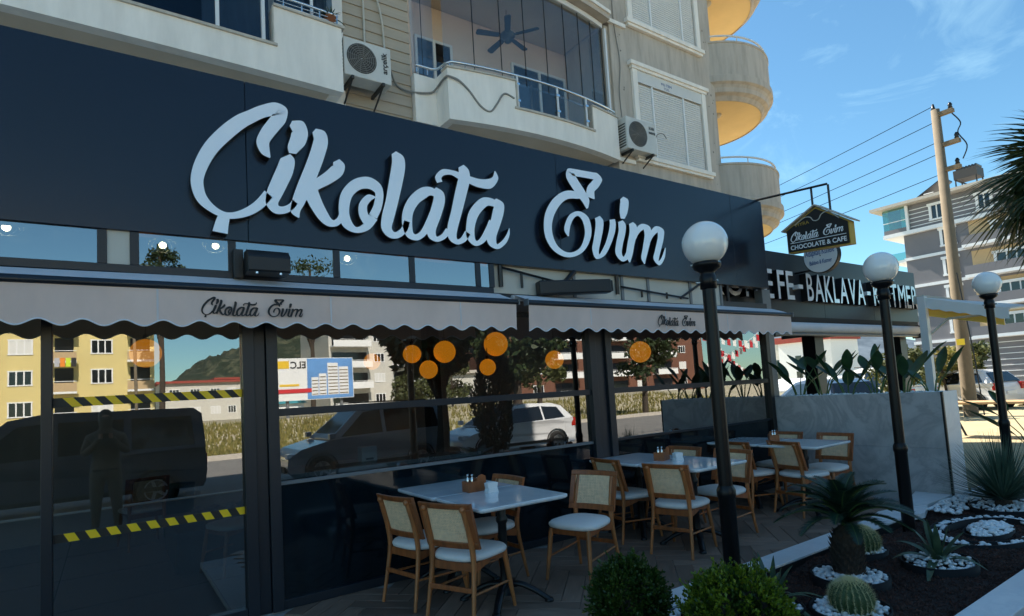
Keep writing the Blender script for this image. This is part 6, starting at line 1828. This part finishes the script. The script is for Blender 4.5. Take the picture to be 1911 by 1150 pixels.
# ------------------------------------------------------------------ trees across the road
def leafcloud(mb, c, rx, ry, rz, n, L, r, clumps=14):
    cl = []
    for k in range(clumps):
        u = r.uniform(-.9, 1); a = r.random() * 6.283; q = math.sqrt(max(0, 1 - u * u)) * r.uniform(.4, .95)
        cl.append((c[0] + rx * q * math.cos(a), c[1] + ry * q * math.sin(a), c[2] + rz * u * .85, r.uniform(.26, .45)))
    for k in range(n):
        x, y, z, s_ = cl[k % clumps]
        d = Vector((r.gauss(0, 1), r.gauss(0, 1), r.gauss(0, .8))).normalized() * (r.random() ** .4)
        p = Vector((x + d.x * rx * s_, y + d.y * ry * s_, z + d.z * rz * s_))
        t1 = Vector((r.uniform(-1, 1), r.uniform(-1, 1), r.uniform(-1, 1))).normalized(); t2 = t1.cross(Vector((r.uniform(-1, 1), r.uniform(-1, 1), r.uniform(-1, 1)))).normalized()
        l = L * r.uniform(.6, 1.3)
        mb.add([p - t1 * l, p + t2 * l * .45, p + t1 * l, p - t2 * l * .45], [(0, 1, 2, 3)])
def make_tree(x, y, h, cr, cz, label, mt, seed, n=2600, L=.16, trunk=.18, name='street_tree', z0=-.25, rz=None, grp='trees across the road'):
    t = thing(name, label, 'tree', (x, y, z0), grp); r = random.Random(seed)
    rz = rz or cr * .8
    MB().tube([(x, y, z0 - .1), (x + .1, y, z0 + h * .3), (x, y + .1, h - rz * .3)], [trunk, trunk * .8, trunk * .4], 9).build('trunk', M['bark'], t)
    for k in range(6):
        a = k * 1.05 + .3; MB().tube([(x, y, h * .45), (x + cr * .6 * math.cos(a), y + cr * .6 * math.sin(a), cz + rz * .2)], [trunk * .4, trunk * .12], 6).build('limb', M['bark'], t)
    mb = MB(); leafcloud(mb, (x, y, cz), cr, cr, rz, n, L, r, 16)
    stuff(mb.build('crown', M[mt], t))
TR = [(7.05, -3.6, 3.4, 1.3, 3.1, 'tree1', 'dark umbrella pine mirrored behind the silver van', .20), (13.6, -9.5, 5.6, 2.0, 3.6, 'tree1', 'dark spreading tree mirrored above the white hatchback', .22),
      (18.5, -14.5, 5.2, 2.2, 3.5, 'tree2', 'olive green tree mirrored beside the white hatchback', .16), (3.6, -45, 15.4, 2.2, 13.2, 'tree1', 'tall umbrella pine mirrored in the transom beside the flood lamp', .25),
      (15.6, -45, 15.0, 3.2, 12.6, 'tree1', 'broad pine mirrored in the transom past the flood lamp', .25), (19.0, -30, 4.4, 2.0, 2.6, 'tree2', 'rounded bush tree mirrored under the white balconies', .12),
      (24, -34, 4.8, 2.2, 3.0, 'tree2', 'loose branching tree mirrored in front of the white house', .12), (27.5, -15.5, 6.0, 2.4, 3.9, 'tree1', 'dark tree mirrored in front of the brown house', .2)]
for k, (x, y, h, cr, cz, mt, lb, tr) in enumerate(TR):
    make_tree(x, y, h, cr, cz, lb, mt, 60 + k, 2600, .17, tr)
make_tree(26.5, 9.2, 2.6, 1.2, 1.3, 'yellow-green bush growing by the utility pole', 'grass', 90, 1800, .12, .06, grp='shrubs on the forecourt')
make_tree(21.8, 8.8, 2.3, 1.0, 1.5, 'bright green shrub between the side hall posts', 'tree2', 91, 1600, .10, .05, grp='shrubs on the forecourt')
make_tree(33.5, 10.5, 3.0, 1.1, 1.8, 'flowering shrub against the grey apartment house', 'tree2', 92, 1400, .12, .06, grp='shrubs on the forecourt')
# dry bank and verge grass on the other side
mb = MB(); r = random.Random(77)
for k in range(16000):
    x = r.uniform(-14, 14) if k % 3 else r.uniform(14, 45); y = r.uniform(-30, -15)
    z = -.28 + max(0, (-y - 19)) * .09
    a = r.random() * 6.28; h_ = r.uniform(.12, .38)
    mb.add([(x - .06 * math.cos(a), y - .06 * math.sin(a), z), (x + .06 * math.cos(a), y + .06 * math.sin(a), z), (x + r.uniform(-.1, .1), y + r.uniform(-.1, .1), z + h_)], [(0, 1, 2)])
stuff(mb.build('verge_grass', M['grass']), 'dry straw and green grass on the bank across the road', 'grass')
rows = [[(-60 + 120 * i / 20, y, z) for i in range(21)] for y, z in ((-14.6, -.285), (-19, -.28), (-30, .72), (-48, .75), (-49, -.3))]
struct(MB().strip(rows).build('bank', M['ground']))
# street lamp mirrored next to the yellow house
sl = thing('street_lamp', 'grey street lamp with curved arm mirrored before the yellow house', 'lamp', (1.0, -24, -.25))
MB().tube(catmull([(1.2, -24, -.25), (1.15, -24, 4.0), (1.05, -24, 6.0), (.7, -24, 6.8), (.1, -24, 7.0)], 6), .07, 8).build('pole', M['concrete'], sl)
MB().sphere((-.2, -24, 6.98), .28, 12, 8, sc=(1.4, .6, .35)).build('head', M['whitemetal'], sl)

# dark cypress on the kerb, mirrored beside the hatchback
def make_cypress(x, y, h, r0, label, seed):
    t = thing('cypress', label, 'tree', (x, y, -.06)); r = random.Random(seed); mb = MB()
    MB().tube([(x, y, -.1), (x, y, h * .8)], [.06, .02], 7).build('trunk', M['bark'], t)
    for k in range(9000):
        s_ = r.random() ** .8; a = r.random() * 6.283
        rr = r0 * (math.sin(math.pi * min(1, .12 + .88 * s_)) ** .7) * (.55 + .5 * r.random()) * (1 + .15 * math.sin(3 * a + 9 * s_))
        p = Vector((x + rr * math.cos(a), y + rr * math.sin(a), .15 + h * s_))
        d = Vector((math.cos(a) * .5, math.sin(a) * .5, 1)).normalized(); w = d.cross(Vector((r.uniform(-1, 1), r.uniform(-1, 1), .2))).normalized() * .026
        l = r.uniform(.05, .11)
        mb.add([p - w, p + w, p + d * l], [(0, 1, 2)])
    stuff(mb.build('crown', M['cypress'], t))
make_cypress(8.0, -2.5, 2.85, .50, 'dark cypress on the kerb, mirrored in front of the white hatchback', 12)

# strings of little flags over the pavement, mirrored in the third pane
bt_ = thing('flag_bunting', 'strings of small red and white flags mirrored beside the end post', 'bunting', (19, -3, 2.5))
for q, (x0_, z0_, x1_, z1_) in enumerate([(16.8, 3.3, 21.6, 3.0), (17.6, 2.2, 21.0, 3.4), (18.0, 3.3, 20.2, 1.9)]):
    cp = [(x0_ + (x1_ - x0_) * i / 14, -3.0 - q * .25, z0_ + (z1_ - z0_) * i / 14 - .5 * (i / 14) * (1 - i / 14)) for i in range(15)]
    MB().tube(cp, .008, 4).build('string', M['white'], bt_)
    for i, p in enumerate(cp[:-1]):
        MB().prism([(p[0], p[2]), (p[0] + .19, p[2] - .02), (p[0] + .19, p[2] - .26), (p[0], p[2] - .24)], lambda a, b, d: (a, p[1] + d, b), -.004, .004).build('flag', M['flag_r' if i % 2 else 'white'], bt_)
# ------------------------------------------------------------------ the photographer, standing just behind the lens; seen only as a reflection
def skin_body(name, joints, edges, mt, parent, root=0, sub=2):
    me = bpy.data.meshes.new(name)
    me.from_pydata([j[0] for j in joints], edges, [])
    ob = bpy.data.objects.new(name, me); COL.objects.link(ob); ob.parent = parent
    me.materials.append(mt)
    sk = ob.modifiers.new('skin', 'SKIN'); sk.use_smooth_shade = True
    for i, j in enumerate(joints):
        me.skin_vertices[0].data[i].radius = (j[1], j[2] if len(j) > 2 else j[1])
        me.skin_vertices[0].data[i].use_root = (i == root)
    ss = ob.modifiers.new('sub', 'SUBSURF'); ss.levels = sub; ss.render_levels = sub
    return ob
px, py, pz = -.02, -.34, -.06
pe = thing('person', 'person in dark clothes holding a phone up, mirrored in the door glass', 'person', (px, py, pz))
J = [((0, 0, .95), .15, .11), ((0, .0, 1.12), .14, .10), ((0, .01, 1.30), .165, .11), ((0, .0, 1.44), .12, .09), ((0, .01, 1.53), .055, .055), ((0, .03, 1.60), .075, .085), ((0, .03, 1.68), .08, .095), ((0, .02, 1.745), .055, .065),
     ((-.10, 0, .88), .10, .10), ((-.12, .02, .50), .065, .065), ((-.13, -.02, .10), .045, .045), ((-.14, .09, .04), .045, .035), ((-.14, .17, .035), .035, .025),
     ((.10, 0, .88), .10, .10), ((.13, .02, .50), .065, .065), ((.15, -.02, .10), .045, .045), ((.17, .09, .04), .045, .035), ((.18, .17, .035), .035, .025),
     ((-.20, 0, 1.40), .06, .06), ((-.27, .06, 1.17), .048, .048), ((-.13, .20, 1.32), .034, .034), ((-.075, .225, 1.42), .026, .03),
     ((.20, 0, 1.40), .06, .06), ((.27, .06, 1.17), .048, .048), ((.13, .20, 1.32), .034, .034), ((.075, .225, 1.42), .026, .03)]
E_ = [(0, 1), (1, 2), (2, 3), (3, 4), (4, 5), (5, 6), (6, 7), (0, 8), (8, 9), (9, 10), (10, 11), (11, 12), (0, 13), (13, 14), (14, 15), (15, 16), (16, 17), (3, 18), (18, 19), (19, 20), (20, 21), (3, 22), (22, 23), (23, 24), (24, 25)]
J = [(Vector(j[0]) * .965,) + tuple(q * 1.22 for q in j[1:]) for j in J]
skin_body('body', J, E_, M['cloth_dark'], pe)
MB().sphere((px, py - .005, pz + 1.650), .108, 18, 12, sc=(.85, 1.0, 1.05)).build('hair', M['hair'], pe)
MB().sphere((px, py + .045, pz + 1.605), .092, 18, 12, sc=(.80, .85, 1.15)).build('face', M['skin'], pe)
bx('trousers_belt', M['blackmatte'], pe, px - .16, px + .16, py - .12, py + .12, pz + .885, pz + .915, .03)
for s_ in (-1, 1):
    for k in range(4):
        z = 1.352 + k * .018
        MB().tube([(px + s_ * .078, py + .235, pz + z), (px + s_ * .060, py + .262, pz + z + .004), (px + s_ * .035, py + .258, pz + z + .006)], [.009, .0085, .007], 6).build('finger', M['skin'], pe)
    MB().tube([(px + s_ * .075, py + .225, pz + 1.35), (px + s_ * .045, py + .232, pz + 1.38)], [.010, .008], 6).build('thumb', M['skin'], pe)
ph = thing('phone', 'dark phone held up in both hands by the mirrored person', 'phone', (px, py + .245, pz + 1.33))
bx('case', M['black'], ph, px - .07, px + .07, py + .242, py + .250, pz + 1.35, pz + 1.425, .003)
